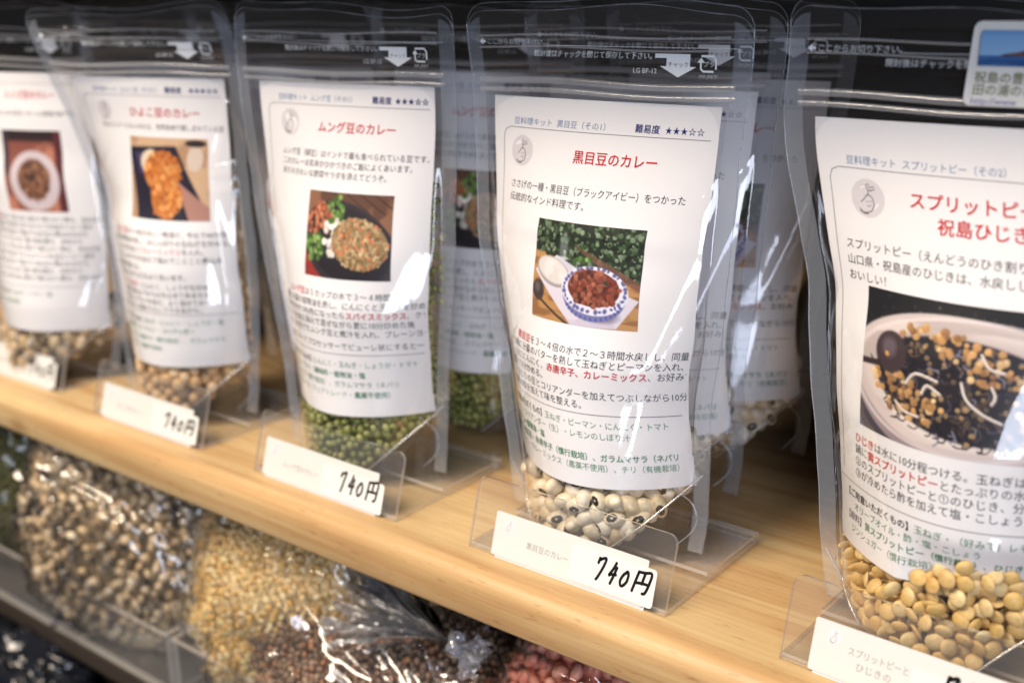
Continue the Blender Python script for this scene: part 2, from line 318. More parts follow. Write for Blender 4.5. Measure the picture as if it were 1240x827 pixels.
    def half(s, z): return np.interp(z, s.zz, s.c)/2
    def yfront(s, sx, z):
        f = float(np.clip(z/0.262*(s.nz-1), 0, s.nz-1.001)); i = int(f); w = f-i
        return np.interp(sx, s.s[i], s.y[i])*(1-w)+np.interp(sx, s.s[i+1], s.y[i+1])*w
ROWS = {
 'blackeye': [(0,-.1205,.047,-.016,.050),(.004,-.1212,.046,-.0158,.05),(.0213,-.1225,.0435,-.0140,.05),(.0607,-.1305,.0465,-.0136,.05),(.0813,-.1355,.0495,-.0138,.05),(.105,-.1400,.05,-.0098,.05),(.1465,-.1452,.0505,-.0060,.05),(.1905,-.1456,.0495,-.0050,.05),(.2174,-.1460,.0486,-.0014,.05),(.241,-.1480,.0465,-.0010,.05),(.2546,-.1490,.047,-.0020,.05)],
 'mung': [(0,-.277,.033,-.174,.05),(.0198,-.2783,.0327,-.1725,.05),(.0594,-.2841,.036,-.169,.05),(.1049,-.2904,.0349,-.163,.05),(.1569,-.2985,.0361,-.1600,.05),(.1972,-.3004,.0335,-.159,.05),(.2224,-.3023,.0343,-.1584,.05),(.2496,-.3034,.0365,-.158,.05)],
 'chickpea': [(0,-.433,.029,-.331,.05),(.0247,-.4334,.029,-.3262,.05),(.0472,-.4351,.0288,-.3228,.05),(.0846,-.4414,.0305,-.3195,.05),(.1167,-.4475,.0310,-.318,.05),(.1335,-.4535,.0375,-.319,.05),(.1583,-.4577,.0327,-.319,.05),(.1851,-.4583,.0252,-.319,.05),(.2112,-.4585,.015,-.3190,.05),(.2311,-.4617,.0089,-.3225,.05),(.2505,-.4716,.0094,-.331,.05)],
}
ROWS['splitpea']=[(0.0, 0.048, 0.05, 0.156, 0.05), (0.0136, 0.044, 0.05, 0.152, 0.05), (0.0528, 0.0395, 0.05, 0.158, 0.05), (0.0796, 0.0356, 0.05, 0.1585, 0.05), (0.0998, 0.0324, 0.05, 0.1600, 0.05), (0.1249, 0.0294, 0.05, 0.1618, 0.05), (0.1449, 0.0274, 0.05, 0.1635, 0.05), (0.16, 0.0238, 0.05, 0.1625, 0.05), (0.1789, 0.0196, 0.05, 0.1611, 0.05), (0.2002, 0.0148, 0.05, 0.1579, 0.05), (0.2134, 0.0137, 0.05, 0.1577, 0.05), (0.224, 0.0149, 0.05, 0.1597, 0.05), (0.2443, 0.0154, 0.05, 0.1614, 0.05), (0.2501, 0.0155, 0.05, 0.162, 0.05)]
ROWS['lentil']=[(0,-.584,.022,-.480,.05),(.037,-.586,.022,-.467,.05),(.107,-.594,.022,-.459,.05),(.156,-.600,.016,-.461,.05),(.2,-.602,.014,-.463,.05),(.25,-.606,.014,-.468,.05)]

# ------------------------------------------------------------------ flat print: text and pictures laid on any surface
_fc = bpy.data.curves.new('type', 'FONT'); _fo = bpy.data.objects.new('type', _fc); SC.collection.objects.link(_fo)
_fc.resolution_u = 2
_cache = {}
def glyphs(body, bold):
    key = body
    if key in _cache: return _cache[key]
    _fc.body = body; _fc.size = 1.0; _fc.offset = 0
    dg = bpy.context.evaluated_depsgraph_get(); dg.update()
    me = bpy.data.meshes.new_from_object(_fo.evaluated_get(dg))
    V = np.empty(len(me.vertices)*3); me.vertices.foreach_get('co', V); V = V.reshape(-1, 3)[:, :2].copy()
    F = [tuple(p.vertices) for p in me.polygons]; bpy.data.meshes.remove(me)
    _cache[key] = (V, F); return V, F
_e = glyphs('豆豆豆豆豆', False)[0]; _e1 = glyphs('豆', False)[0]
EM = (_e[:, 0].max()-_e1[:, 0].max())/4; CH0 = _e1[:, 1].min(); CH1 = _e1[:, 1].max()
class Ink:
    """collects flat print in millimetres (x right, y down) on a surface map(x_mm, y_mm, lift) -> world points"""
    def __init__(s, mapf, xlim=None): s.map = mapf; s.g = {}; s.xlim = xlim
    def raw(s, grp, col, V, F, lift=.00012):
        V = np.asarray(V, float)
        if s.xlim:                               # print is cut off where the paper ends
            F = [f for f in F if max(V[i, 0] for i in f) < s.xlim[1] and min(V[i, 0] for i in f) > s.xlim[0]]
            if not F: return
        P = s.map(V[:, 0], V[:, 1], lift); d = s.g.setdefault(grp, [[], [], [], [], 0])
        off = d[4]; d[0].append(P); d[1] += [tuple(i+off for i in f) for f in F]
        if col not in d[2]: d[2].append(col)
        d[3] += [d[2].index(col)]*len(F); d[4] += len(V)
    def text(s, grp, body, x, y, em, col='black', bold=False, width=None, slant=0, center=False):
        V, F = glyphs(body, bold)
        if len(V) == 0: return x
        k = em/EM; kx = k
        wd = V[:, 0].max()
        if width: kx = width/wd
        X = V[:, 0]*kx+V[:, 1]*k*slant; Y = -(V[:, 1]-(CH0+CH1)/2)*k
        x0 = x-(wd*kx/2 if center else 0)
        s.raw(grp, col, np.column_stack([x0+X, y+Y]), F)
        if bold:
            for q, (dx, dy) in enumerate(((.026, 0), (0, .022), (.026, .022))): s.raw(grp, col, np.column_stack([x0+X+dx*em, y+Y+dy*em]), F, .00014+.00001*q)
        return x0+wd*kx
    def run(s, grp, parts, x, y, em):
        """several coloured pieces in one line, full width cells"""
        for body, col, bold in parts:
            s.text(grp, body, x, y, em, col, bold); x += em*sum(.52 if ord(c) < 256 else 1.0 for c in body)
        return x
    def line(s, grp, pts, wd, col, closed=False):
        pts = [np.array(p, float) for p in pts]
        # resample so print follows the curve of the film
        q = [pts[0]]
        for a, b in zip(pts, pts[1:]):
            n = max(1, int(np.linalg.norm(b-a)/3)); q += [a+(b-a)*(k+1)/n for k in range(n)]
        V = []; F = []
        for i, p in enumerate(q):
            t = q[min(i+1, len(q)-1)]-q[max(i-1, 0)]; t = t/(np.linalg.norm(t)+1e-9); nn = np.array([-t[1], t[0]])*wd/2
            V += [p+nn, p-nn]
        for i in range(len(q)-1): F.append((2*i, 2*i+1, 2*i+3, 2*i+2))
        s.raw(grp, col, V, F)
    def poly(s, grp, pts, col, lift=.00012): s.raw(grp, col, pts, [tuple(range(len(pts)))], lift)
    def disc(s, grp, cx, cy, r, col, lift=.0001, ry=None, n=28):
        ry = ry or r
        s.raw(grp, col, [(cx+r*math.cos(2*math.pi*k/n), cy+ry*math.sin(2*math.pi*k/n)) for k in range(n)], [tuple(range(n))], lift)
    def flush(s, parent, origin=(0, 0, 0)):
        for grp, d in s.g.items():
            V = np.concatenate(d[0])-np.array(origin)
            meshobj(grp.split('#')[0], V, d[1], [INK[c] for c in d[2]], parent, midx=d[3])

def pic_mat():
    m, nt, out = newmat('photo_print'); p = N(nt, 'ShaderNodeBsdfPrincipled'); p.inputs['Roughness'].default_value = .45; p.inputs['Specular IOR Level'].default_value = .35
    at = N(nt, 'ShaderNodeVertexColor', layer_name='print'); nt.links.new(at.outputs[0], p.inputs['Base Color']); nt.links.new(p.outputs[0], out.inputs[0]); return m
M['photo'] = pic_mat()
def picture(name, img, mapf, x0, x1, y0, y1, parent, origin, lift=.00013):
    h, wd = img.shape[:2]
    X, Y = np.meshgrid(np.linspace(x0, x1, wd), np.linspace(y0, y1, h), indexing='xy')
    P = mapf(X.ravel(), Y.ravel(), lift)-np.array(origin)
    o = fastmesh(name, P, grid_faces(h, wd), M['photo'], parent)
    ca = o.data.color_attributes.new('print', 'FLOAT_COLOR', 'POINT')
    c = np.ones((h*wd, 4), np.float32); c[:, :3] = lin_arr(img.reshape(-1, 3)/255.0); ca.data.foreach_set('color', c.ravel()); return o
def smoothpts(p, n=5):
    p = [np.array(q, float) for q in p]
    if len(p) < 3: return p
    out = []
    for i in range(len(p)-1):
        p0, p1, p2, p3 = p[max(i-1, 0)], p[i], p[i+1], p[min(i+2, len(p)-1)]
        for k in range(n):
            t = k/n; out.append(.5*((2*p1)+(-p0+p2)*t+(2*p0-5*p1+4*p2-p3)*t*t+(-p0+3*p1-3*p2+p3)*t**3))
    return out+[p[-1]]
class Paint:
    def __init__(s, w, h, bg, seed=0):
        s.w, s.h = w, h; s.X, s.Y = np.meshgrid(np.linspace(0, 1, w), np.linspace(0, 1, h)); s.asp = w/h
        s.im = np.zeros((h, w, 3)); s.im[:] = bg; s.rng = np.random.RandomState(seed); s.seed = seed
    def n(s, sx, sy=None, seed=0): return noise2(s.X*sx*s.asp, s.Y*(sy or sx), s.seed+seed, 3)
    def put(s, mask, col):
        col = np.asarray(col, float); s.im = s.im*(1-mask[..., None])+col*mask[..., None]
    def ell(s, cx, cy, rx, ry, rot=0, soft=.03):
        dx = (s.X-cx)*s.asp; dy = s.Y-cy; c, sn = math.cos(rot), math.sin(rot)
        u = (dx*c+dy*sn)/(rx*s.asp); v = (-dx*sn+dy*c)/ry; return np.clip((1-np.hypot(u, v))/soft, 0, 1)
    def quad(s, pts, soft=.012):
        m = np.ones_like(s.X)
        for (x0, y0), (x1, y1) in zip(pts, pts[1:]+pts[:1]):
            dx, dy = x1-x0, y1-y0; d = ((s.X-x0)*dy-(s.Y-y0)*dx)/math.hypot(dx, dy); m = np.minimum(m, np.clip(-d/soft+.5, 0, 1))
        return m
    def mottle(s, mask, c1, c2, sc, seed=0, sy=None, th=.5, soft=.15):
        k = np.clip((s.n(sc, sy, seed)-th)/soft+.5, 0, 1)[..., None]; s.put(mask, np.asarray(c1, float)*(1-k)+np.asarray(c2, float)*k)
    def dots(s, n, inside, r, cols, jit=.25, hi=1.15):
        k = 0
        for _ in range(n*6):
            x, y = s.rng.rand(2); i, j = int(y*(s.h-1)), int(x*(s.w-1))
            if inside[i, j] < .5: continue
            rr = r*(1+s.rng.uniform(-jit, jit)); c = np.array(cols[s.rng.randint(len(cols))], float)*s.rng.uniform(.85, 1.1)
            m = s.ell(x, y, rr/s.asp, rr*s.rng.uniform(.75, 1), s.rng.rand()*3, .35); s.put(m, c)
            s.put(s.ell(x-rr*.25/s.asp, y-rr*.3, rr*.4/s.asp, rr*.35, 0, .8)*.6, np.minimum(c*hi+18, 255))
            k += 1
            if k >= n: break
    def arc(s, pts, wd, col):
        pts = smoothpts(pts, 4)
        P = np.array(pts, float); P[:, 0] *= s.asp; m = np.zeros_like(s.X)
        for a, b in zip(P, P[1:]):
            ab = b-a; t = np.clip(((s.X*s.asp-a[0])*ab[0]+(s.Y-a[1])*ab[1])/(ab@ab), 0, 1)
            d = np.hypot(s.X*s.asp-a[0]-t*ab[0], s.Y-a[1]-t*ab[1]); m = np.maximum(m, np.clip((wd-d)/(wd*.5), 0, 1))
        s.put(m, col)
def img_blackeye():
    p = Paint(170, 130, (172, 132, 88), 3)
    p.mottle(np.ones_like(p.X), (186, 140, 88), (148, 104, 66), 3, 1, 14)
    fol = np.clip((.34+.22*p.X-p.Y+.06*(p.n(6)-.5))/.03, 0, 1)
    p.put(fol, (34, 44, 32))
    p.dots(420, fol, .026, [(58, 80, 50), (92, 112, 82), (40, 54, 38), (120, 138, 112), (26, 32, 26)], .5)
    p.put(p.ell(.85, .48, .55, .045, .42, .3)*.8, (120, 78, 62))
    p.put(p.quad([(.02, .52), (.24, .34), (1.0, .70), (.83, .99), (.45, 1.02)]), (208, 200, 214))
    p.mottle(p.quad([(.02, .52), (.24, .34), (1.0, .70), (.83, .99), (.45, 1.02)])*.5, (196, 188, 206), (226, 220, 230), 5, 4)
    p.put(p.ell(.22, .51, .19, .14, .3, .08), (160, 152, 150)); p.put(p.ell(.215, .495, .185, .125, .3, .15), (214, 208, 206))
    p.mottle(p.ell(.215, .49, .17, .11, .3, .3)*.4, (214, 206, 196), (245, 240, 236), 9, 5)
    p.put(p.ell(.30, .26, .055, .2, 0, .5)*.4, (200, 206, 214)); p.put(p.ell(.30, .36, .09, .02, 0, .5)*.7, (210, 210, 214))
    p.dots(46, p.ell(.47, .31, .1, .12), .03, [(84, 128, 58), (122, 160, 86), (58, 96, 44)])
    p.put(p.ell(.66, .86, .22, .10, .1, .5)*.85, (96, 84, 110))
    p.put(p.ell(.62, .68, .285, .27, .05, .05), (120, 122, 168)); p.put(p.ell(.62, .64, .30, .245, .06, .04), (226, 224, 238))
    for k in range(34):
        a = k/34*2*math.pi+p.rng.uniform(-.05, .05); p.put(p.ell(.62+.27*math.cos(a), .63+.215*math.sin(a), p.rng.uniform(.012, .03), p.rng.uniform(.016, .034), a+p.rng.rand(), .6)*.85, (72, 74, 128))
    for k in range(14):
        a = .3+k/14*2.6; p.put(p.ell(.62+.25*math.cos(a), .72+.2*math.sin(a), .02, .02, a, .5), (90, 94, 158))
    c = p.ell(.615, .615, .235, .185, .06, .06); p.put(c, (104, 48, 36))
    p.dots(170, c, .034, [(134, 66, 50), (108, 46, 36), (156, 94, 72), (74, 34, 28), (140, 74, 58)]); p.dots(22, p.ell(.62, .56, .11, .07), .024, [(48, 50, 38), (70, 60, 44)]); p.dots(10, p.ell(.72, .68, .07, .05), .022, [(50, 48, 36)])
    p.put(p.ell(.07, .72, .075, .12, -.2, .2), (70, 58, 56)); p.arc([(.09, .8), (.28, .93), (.4, 1.0)], .018, (74, 60, 54)); p.put(p.ell(.06, .69, .04, .07, -.2, .5)*.5, (130, 122, 124))
    return p.im
def img_mung():
    p = Paint(130, 100, (120, 84, 64), 8)
    p.mottle(np.ones_like(p.X), (140, 98, 74), (96, 66, 52), 3, 1, 3)
    for k in range(5): p.arc([(.25+.16*k, -.05), (.6+.16*k, .22)], .012, (70, 44, 36))
    p.put(np.clip((p.Y-.7-.3*p.X)/.03, 0, 1), (148, 52, 44)); p.put(p.ell(.52, .62, .58, .50, .35, .03), (52, 44, 52)); p.put(p.ell(.52, .60, .53, .45, .35, .1), (34, 30, 38))
    p.dots(100, p.ell(.17, .33, .17, .2), .04, [(178, 104, 72), (196, 126, 90), (150, 76, 54)])
    p.dots(90, np.maximum(p.ell(.36, .22, .1, .2), p.ell(.12, .64, .14, .16)), .042, [(92, 132, 56), (66, 100, 40), (134, 164, 92)])
    p.dots(90, p.ell(.36, .52, .15, .22), .04, [(226, 220, 210), (204, 196, 184), (240, 236, 230)])
    g = p.ell(.66, .58, .32, .30, .2); p.put(g, (146, 122, 84)); p.dots(380, g, .026, [(176, 150, 108), (146, 118, 78), (196, 172, 132), (116, 92, 60), (200, 120, 80)])
    return p.im
def img_chick():
    p = Paint(100, 84, (198, 164, 130), 12)
    p.mottle(np.ones_like(p.X), (206, 172, 138), (178, 140, 108), 4, 1)
    p.put(p.quad([(-.02, .13), (.62, .10), (1.02, 1.02), (.12, 1.02)]), (30, 28, 46)); p.put(p.quad([(.08, .2), (.52, .17), (.62, .42), (.14, .46)]), (76, 60, 104))
    p.put(p.quad([(.62, .5), (1.02, .86), (1.02, 1.02), (.78, 1.02)]), (176, 130, 116))
    p.put(p.ell(.85, .25, .1, .16, .2, .1), (214, 196, 180)); p.put(p.ell(.86, .06, .14, .05, 0, .2), (46, 36, 40))
    p.put(p.ell(.3, .3, .15, .15), (224, 208, 180)); g = np.maximum(p.ell(.44, .42, .24, .26), p.ell(.5, .72, .2, .26)); p.put(g, (196, 120, 58))
    p.dots(190, g, .042, [(216, 138, 70), (196, 112, 50), (232, 162, 94), (170, 92, 44)])
    return p.im
def img_lentil():
    p = Paint(90, 84, (176, 112, 92), 15)
    p.mottle(np.ones_like(p.X), (190, 126, 102), (140, 82, 70), 3, 1)
    p.put(np.clip((.16-p.Y)/.05, 0, 1), (48, 34, 36)); p.put(np.clip((.12-p.X)/.04, 0, 1)*np.clip((.6-p.Y)/.1, 0, 1), (60, 50, 60)); p.put(np.clip((p.X-.86)/.04, 0, 1), (92, 40, 44))
    p.put(p.ell(.52, .62, .42, .38, 0, .04), (206, 192, 196)); p.put(p.ell(.52, .60, .29, .27, 0, .1), (160, 140, 140)); g = p.ell(.52, .60, .26, .25); p.put(g, (110, 74, 56))
    p.dots(90, g, .04, [(128, 86, 62), (92, 58, 46), (146, 104, 78)]); p.dots(16, p.ell(.5, .5, .1, .12), .04, [(44, 34, 32)])
    return p.im
def img_hijiki():
    p = Paint(230, 150, (24, 25, 30), 21)
    p.dots(70, np.clip((.3-p.Y)/.1, 0, 1), .008, [(70, 74, 60), (100, 98, 84), (52, 60, 58)])
    p.put(np.clip((p.Y-.72)/.03, 0, 1), (70, 66, 76))
    p.put(p.ell(.53, .62, .60, .50, .10, .03), (152, 138, 142)); p.put(p.ell(.53, .55, .60, .47, .10, .025), (206, 192, 188)); p.mottle(p.ell(.53, .53, .57, .43, .10, .1)*.8, (184, 170, 166), (218, 206, 200), 2, 3, 9)
    p.put(p.ell(.55, .52, .50, .36, .1, .3)*.55, (150, 134, 130))
    g = p.ell(.52, .56, .44, .34, .12, .05); p.put(g, (30, 28, 36))
    for k in range(760):
        x, y = p.rng.rand(2); i, j = int(y*(p.h-1)), int(x*(p.w-1))
        if g[i, j] < .5: continue
        a = p.rng.rand()*3.14; L = p.rng.uniform(.02, .06); c = [(14, 13, 20), (70, 66, 80), (44, 36, 40), (120, 118, 134), (30, 24, 30), (90, 70, 56), (20, 18, 26)][p.rng.randint(7)]
        p.arc([(x, y), (x+L*math.cos(a)/p.asp, y+L*math.sin(a)), (x+L*1.6*math.cos(a+.5)/p.asp, y+L*1.6*math.sin(a+.5))], .007, c)
    band = np.maximum.reduce([p.ell(.42, .27, .26, .08, .15), p.ell(.3, .68, .14, .14), p.ell(.14, .56, .09, .1), p.ell(.78, .55, .08, .2), p.ell(.62, .42, .1, .08), p.ell(.86, .74, .1, .1)])
    p.dots(110, g, .022, [(120, 100, 74), (90, 76, 62), (150, 122, 86)]); p.dots(190, band, .028, [(196, 152, 98), (172, 128, 78), (216, 182, 134), (142, 102, 66), (184, 138, 88)])
    for pts in ([(.50, .50), (.53, .60), (.60, .68), (.68, .73)], [(.22, .72), (.27, .77), (.34, .78)], [(.26, .58), (.3, .5), (.4, .52)], [(.56, .3), (.6, .38), (.66, .4)], [(.34, .62), (.36, .56), (.42, .6)], [(.83, .8), (.87, .7), (.86, .62)], [(.62, .5), (.64, .56), (.63, .61)]):
        p.arc(pts, .013, (150, 136, 132)); p.arc([(x-.003, y-.006) for x, y in pts], .008, (232, 222, 212))
    p.put(p.ell(.16, .40, .085, .15, -.3, .1), (64, 50, 54)); p.put(p.ell(.15, .37, .05, .09, -.3, .5)*.6, (120, 110, 118)); p.dots(5, p.ell(.18, .44, .05, .06), .03, [(206, 152, 84)])
    p.arc([(-.02, .52), (.1, .5)], .028, (50, 38, 40)); p.put(p.ell(.93, .46, .09, .13, .4, .1), (60, 52, 60)); p.put(p.ell(.92, .43, .05, .07, .4, .5)*.6, (110, 106, 118))
    p.put(np.clip((np.hypot((p.X-.53)/.60, (p.Y-.55)/.47)-.93)/.02, 0, 1)*np.clip((1.0-np.hypot((p.X-.53)/.60, (p.Y-.55)/.47))/.02, 0, 1)*.7, (228, 216, 214))
    return p.im
def img_island():
    p = Paint(90, 60, (110, 156, 206), 31)
    p.im = p.im*(1-p.Y[..., None])+np.array((150, 186, 220))*p.Y[..., None]
    hill = np.clip((p.Y-(.72-.34*np.clip(np.sin(np.clip(p.X-.12, 0, 1)*2.4), 0, 1)+.05*p.n(6)))/.02, 0, 1); p.mottle(hill, (70, 46, 44), (104, 74, 60), 8)
    p.put(np.clip((p.Y-.70)/.02, 0, 1), (44, 84, 140)); p.mottle(np.clip((p.Y-.72)/.02, 0, 1)*.6, (38, 74, 130), (74, 112, 164), 3, 2, 20)
    return p.im

def bean_logo(ink, cx, cy, r, grp='bean_logo', line='grey', disc='pale'):
    if disc: ink.disc(grp, cx, cy, r, disc, .00006)
    k = r/7.0
    P = lambda pts: [(cx+x*k, cy+y*k) for x, y in pts]
    ink.line(grp, P([(-.4, -1.2), (-1.4, .2), (-3.0, 1.6), (-3.4, 3.4), (-2.2, 4.9), (-.2, 5.2), (1.7, 4.2), (2.6, 2.2), (2.2, .2), (1.2, -1.0), (-.4, -1.2)]), .42*k, line)
    ink.line(grp, P([(-3.4, 3.0), (-3.0, 4.6), (-1.6, 5.4), (.2, 5.3)]), .9*k, line)
    ink.line(grp, P([(.3, -1.2), (.2, -3.0), (-.8, -4.6), (.4, -5.2), (.9, -3.8), (2.4, -4.4), (3.0, -3.4), (1.2, -2.8), (.2, -2.9)]), .42*k, line)
    ink.line(grp, P([(-.6, 1.4), (-.2, 1.1), (.2, 1.4)]), .3*k, line); ink.line(grp, P([(.9, 1.2), (1.2, .9), (1.6, 1.1)]), .3*k, line); ink.line(grp, P([(-.4, 2.5), (.5, 3.0), (1.3, 2.3)]), .3*k, line)

# ------------------------------------------------------------------ the setting
def board(name, x0, x1, y0, y1, ztop, th, mat, r=.009, parent=None):
    prof = [(y1, ztop), (y0+r, ztop)]
    for k in range(1, 9):
        a = k/8*math.pi/2; prof.append((y0+r-r*math.sin(a), ztop-r+r*math.cos(a)))
    for k in range(1, 6):
        a = k/5*math.pi/2; prof.append((y0+.004-.004*math.cos(a), ztop-th+.004-.004*math.sin(a)))
    prof.append((y1, ztop-th)); n = len(prof); V = []; xs = np.linspace(x0, x1, 25)
    for x in xs: V += [(x, y, z) for y, z in prof]
    F = []
    for i in range(len(xs)-1):
        for k in range(n): F.append((i*n+k, i*n+(k+1) % n, (i+1)*n+(k+1) % n, (i+1)*n+k))
    F.append(tuple(range(n))); F.append(tuple(len(V)-1-k for k in range(n)))
    return meshobj(name, V, F, mat, parent, smooth=False)
o = board('wooden_shelf', -1.5, 1.1, -.019, .345, 0, .0255, M['wood'])
for p in o.data.polygons: p.use_smooth = abs(p.normal.x) < .5 and len(p.vertices) == 4 and not (p.area > .01)
tag(o, 'pine shelf board with a rounded front edge that carries the upright seed pouches', 'shelf')
o = board('dark_upper_shelf', -1.5, 1.1, -.014, .345, .292, .02, M['dark_wood'], .003); tag(o, 'dark board above the pouches closing the top of the shelf bay', 'shelf')
o = board('dark_lower_shelf', -1.5, 1.1, .002, .345, -.195, .018, M['dark_wood'], .003); tag(o, 'dark lower board under the clear trays of loose seed bags', 'shelf')
V, F = box_vf(-1.5, 1.1, .347, .36, -.6, .60); tag(meshobj('back_wall', V, F, M['black']), kind='structure')
V, F = box_vf(-1.52, -1.502, -.019, .36, -.6, .60); tag(meshobj('side_wall', V, F, M['black']), kind='structure')
V, F = box_vf(-2.4, 2.0, -2.4, .36, -.62, -.602); tag(meshobj('floor', V, F, M['dark_wood']), kind='structure')
r_ = empty('black_rail_rack', (0, .30, .19)); tag(r_, 'black rack of two glossy rails against the dark back of the bay', 'rack')
for z in (-.004, .017):
    V, F = tube_vf([(-1.45, 0, z), (-.6, 0, z), (.2, 0, z), (1.05, 0, z)], .0035, 8); meshobj('rail', V, F, M['rail'], r_, smooth=True)
for x in (-1.2, -.7, -.2, .3, .8):
    V, F = box_vf(x-.004, x+.004, .002, .045, -.19, .022); meshobj('bracket', V, F, M['rail'], r_)

# ------------------------------------------------------------------ bean templates
def ico(sub):
    bm = bmesh.new(); bmesh.ops.create_icosphere(bm, subdivisions=sub, radius=1); V = np.array([v.co[:] for v in bm.verts]); F = np.array([[v.index for v in f.verts] for f in bm.faces]); bm.free(); return V, F
def bean_template(kind, sub):
    V, F = ico(sub); V = V.copy(); x, y, z = V.T
    if kind == 'pea':       # kidney, 10 x 7 x 6.4 mm, hilum on +y
        y2 = y*.0041-.00035*np.exp(-(x/.5)**2-((z)/.8)**2)*(y > 0)+.0004*x*x; V = np.column_stack([x*.0056, y2, z*.0037*(1-.08*x*x)])
    elif kind == 'mung': V = np.column_stack([x*.0025, y*.0020, z*.0020])
    elif kind == 'chick':
        b = .0011*np.exp(-((x-.9)**2+y**2*2+z**2*2)/.12); g = -.0006*np.exp(-(y/.22)**2)*np.clip(z, 0, 1); rr = .0041; V = V*rr*np.array([1, .93, .93]); V[:, 0] += b; V[:, 2] += g
    elif kind == 'split':   # half pea: flat face down
        zz = np.where(z > 0, z*.0027, z*.0005); q = 1-.10*np.clip(-z, 0, 1); V = np.column_stack([x*.0036*q, y*.0034*q, zz*.60])
    elif kind == 'moong': V = np.column_stack([x*.0030, y*.0019, np.where(z > 0, z*.0016, z*.0006)])
    elif kind == 'lentil': V = np.column_stack([x*.0027, y*.0027, z*.0014])
    elif kind == 'big': V = np.column_stack([x*.0055, y*.0038+.0006*x*x, z*.0036])
    return V, F
def bean_mesh(name, kind, sub, mat):
    V, F = bean_template(kind, sub); me = bpy.data.meshes.new(name); me.from_pydata(V.tolist(), [], F.tolist()); me.materials.append(mat)
    me.polygons.foreach_set('use_smooth', np.ones(len(F), dtype=bool)); me.update(); return me
BM = dict(pea=bean_mesh('black_eyed_pea', 'pea', 3, M['pea']), mung=bean_mesh('mung_bean', 'mung', 2, M['mung']), chick=bean_mesh('chickpea', 'chick', 2, M['chick']),
          split=bean_mesh('split_pea', 'split', 3, M['split']), smallpea=bean_mesh('small_bean', 'pea', 2, M['mottle']))

# ------------------------------------------------------------------ pouch
def creases(seed, n, manual=()):
    rng = np.random.RandomState(seed); C = []
    for _ in range(n):
        a0 = rng.uniform(-.07, .07); z0 = rng.uniform(.01, .235)
        if rng.rand() < .6: a0 = np.sign(a0)*rng.uniform(.035, .066)     # most creases sit near the seams
        an = rng.uniform(-.9, .9)+(math.pi/2 if rng.rand() < .45 else 0); L = rng.uniform(.008, .035)
        C.append((a0, z0, a0+L*math.cos(an), z0+L*math.sin(an), rng.uniform(.0002, .0007), rng.uniform(.0007, .0022)))
    return C+list(manual)
def wrinkle(a, z, C, seed):
    h = np.zeros_like(a)
    for a0, z0, a1, z1, amp, sg in C:
        dx, dz = a1-a0, z1-z0; L2 = dx*dx+dz*dz; t = np.clip(((a-a0)*dx+(z-z0)*dz)/L2, 0, 1)
        d2 = (a-a0-t*dx)**2+(z-z0-t*dz)**2; h += .75*amp*np.exp(-d2/(2*sg*sg))*(.35+.65*np.sin(np.pi*np.clip(t, .08, .92)))
    h += .0007*noise2(a*26+9, z*13+5, seed+3, 2)+.00006*noise2(a*150, z*60, seed+4, 2)
    return h
def ztop_at(bag, a, W):
    r = .009; e = np.clip(np.abs(a)-(W/2-r), 0, r); return bag.ztop-r+np.sqrt(np.maximum(r*r-e*e, 0))-.0022*np.cos(a*30+bag.seed)-.001*np.sin(a*75+bag.seed)
def len_at(bag, z): return np.interp(z, bag.zz, bag.len)
def zg_at(bag, sx, hg=.040):
    h = bag.half(.012); sx = np.asarray(sx, float)
    return bag.z0+np.where(sx > 0, hg*np.clip((sx-.24*h)/(.76*h), 0, 1)**1.05, .55*hg*np.clip((-sx-.66*h)/(.34*h), 0, 1)**1.3)

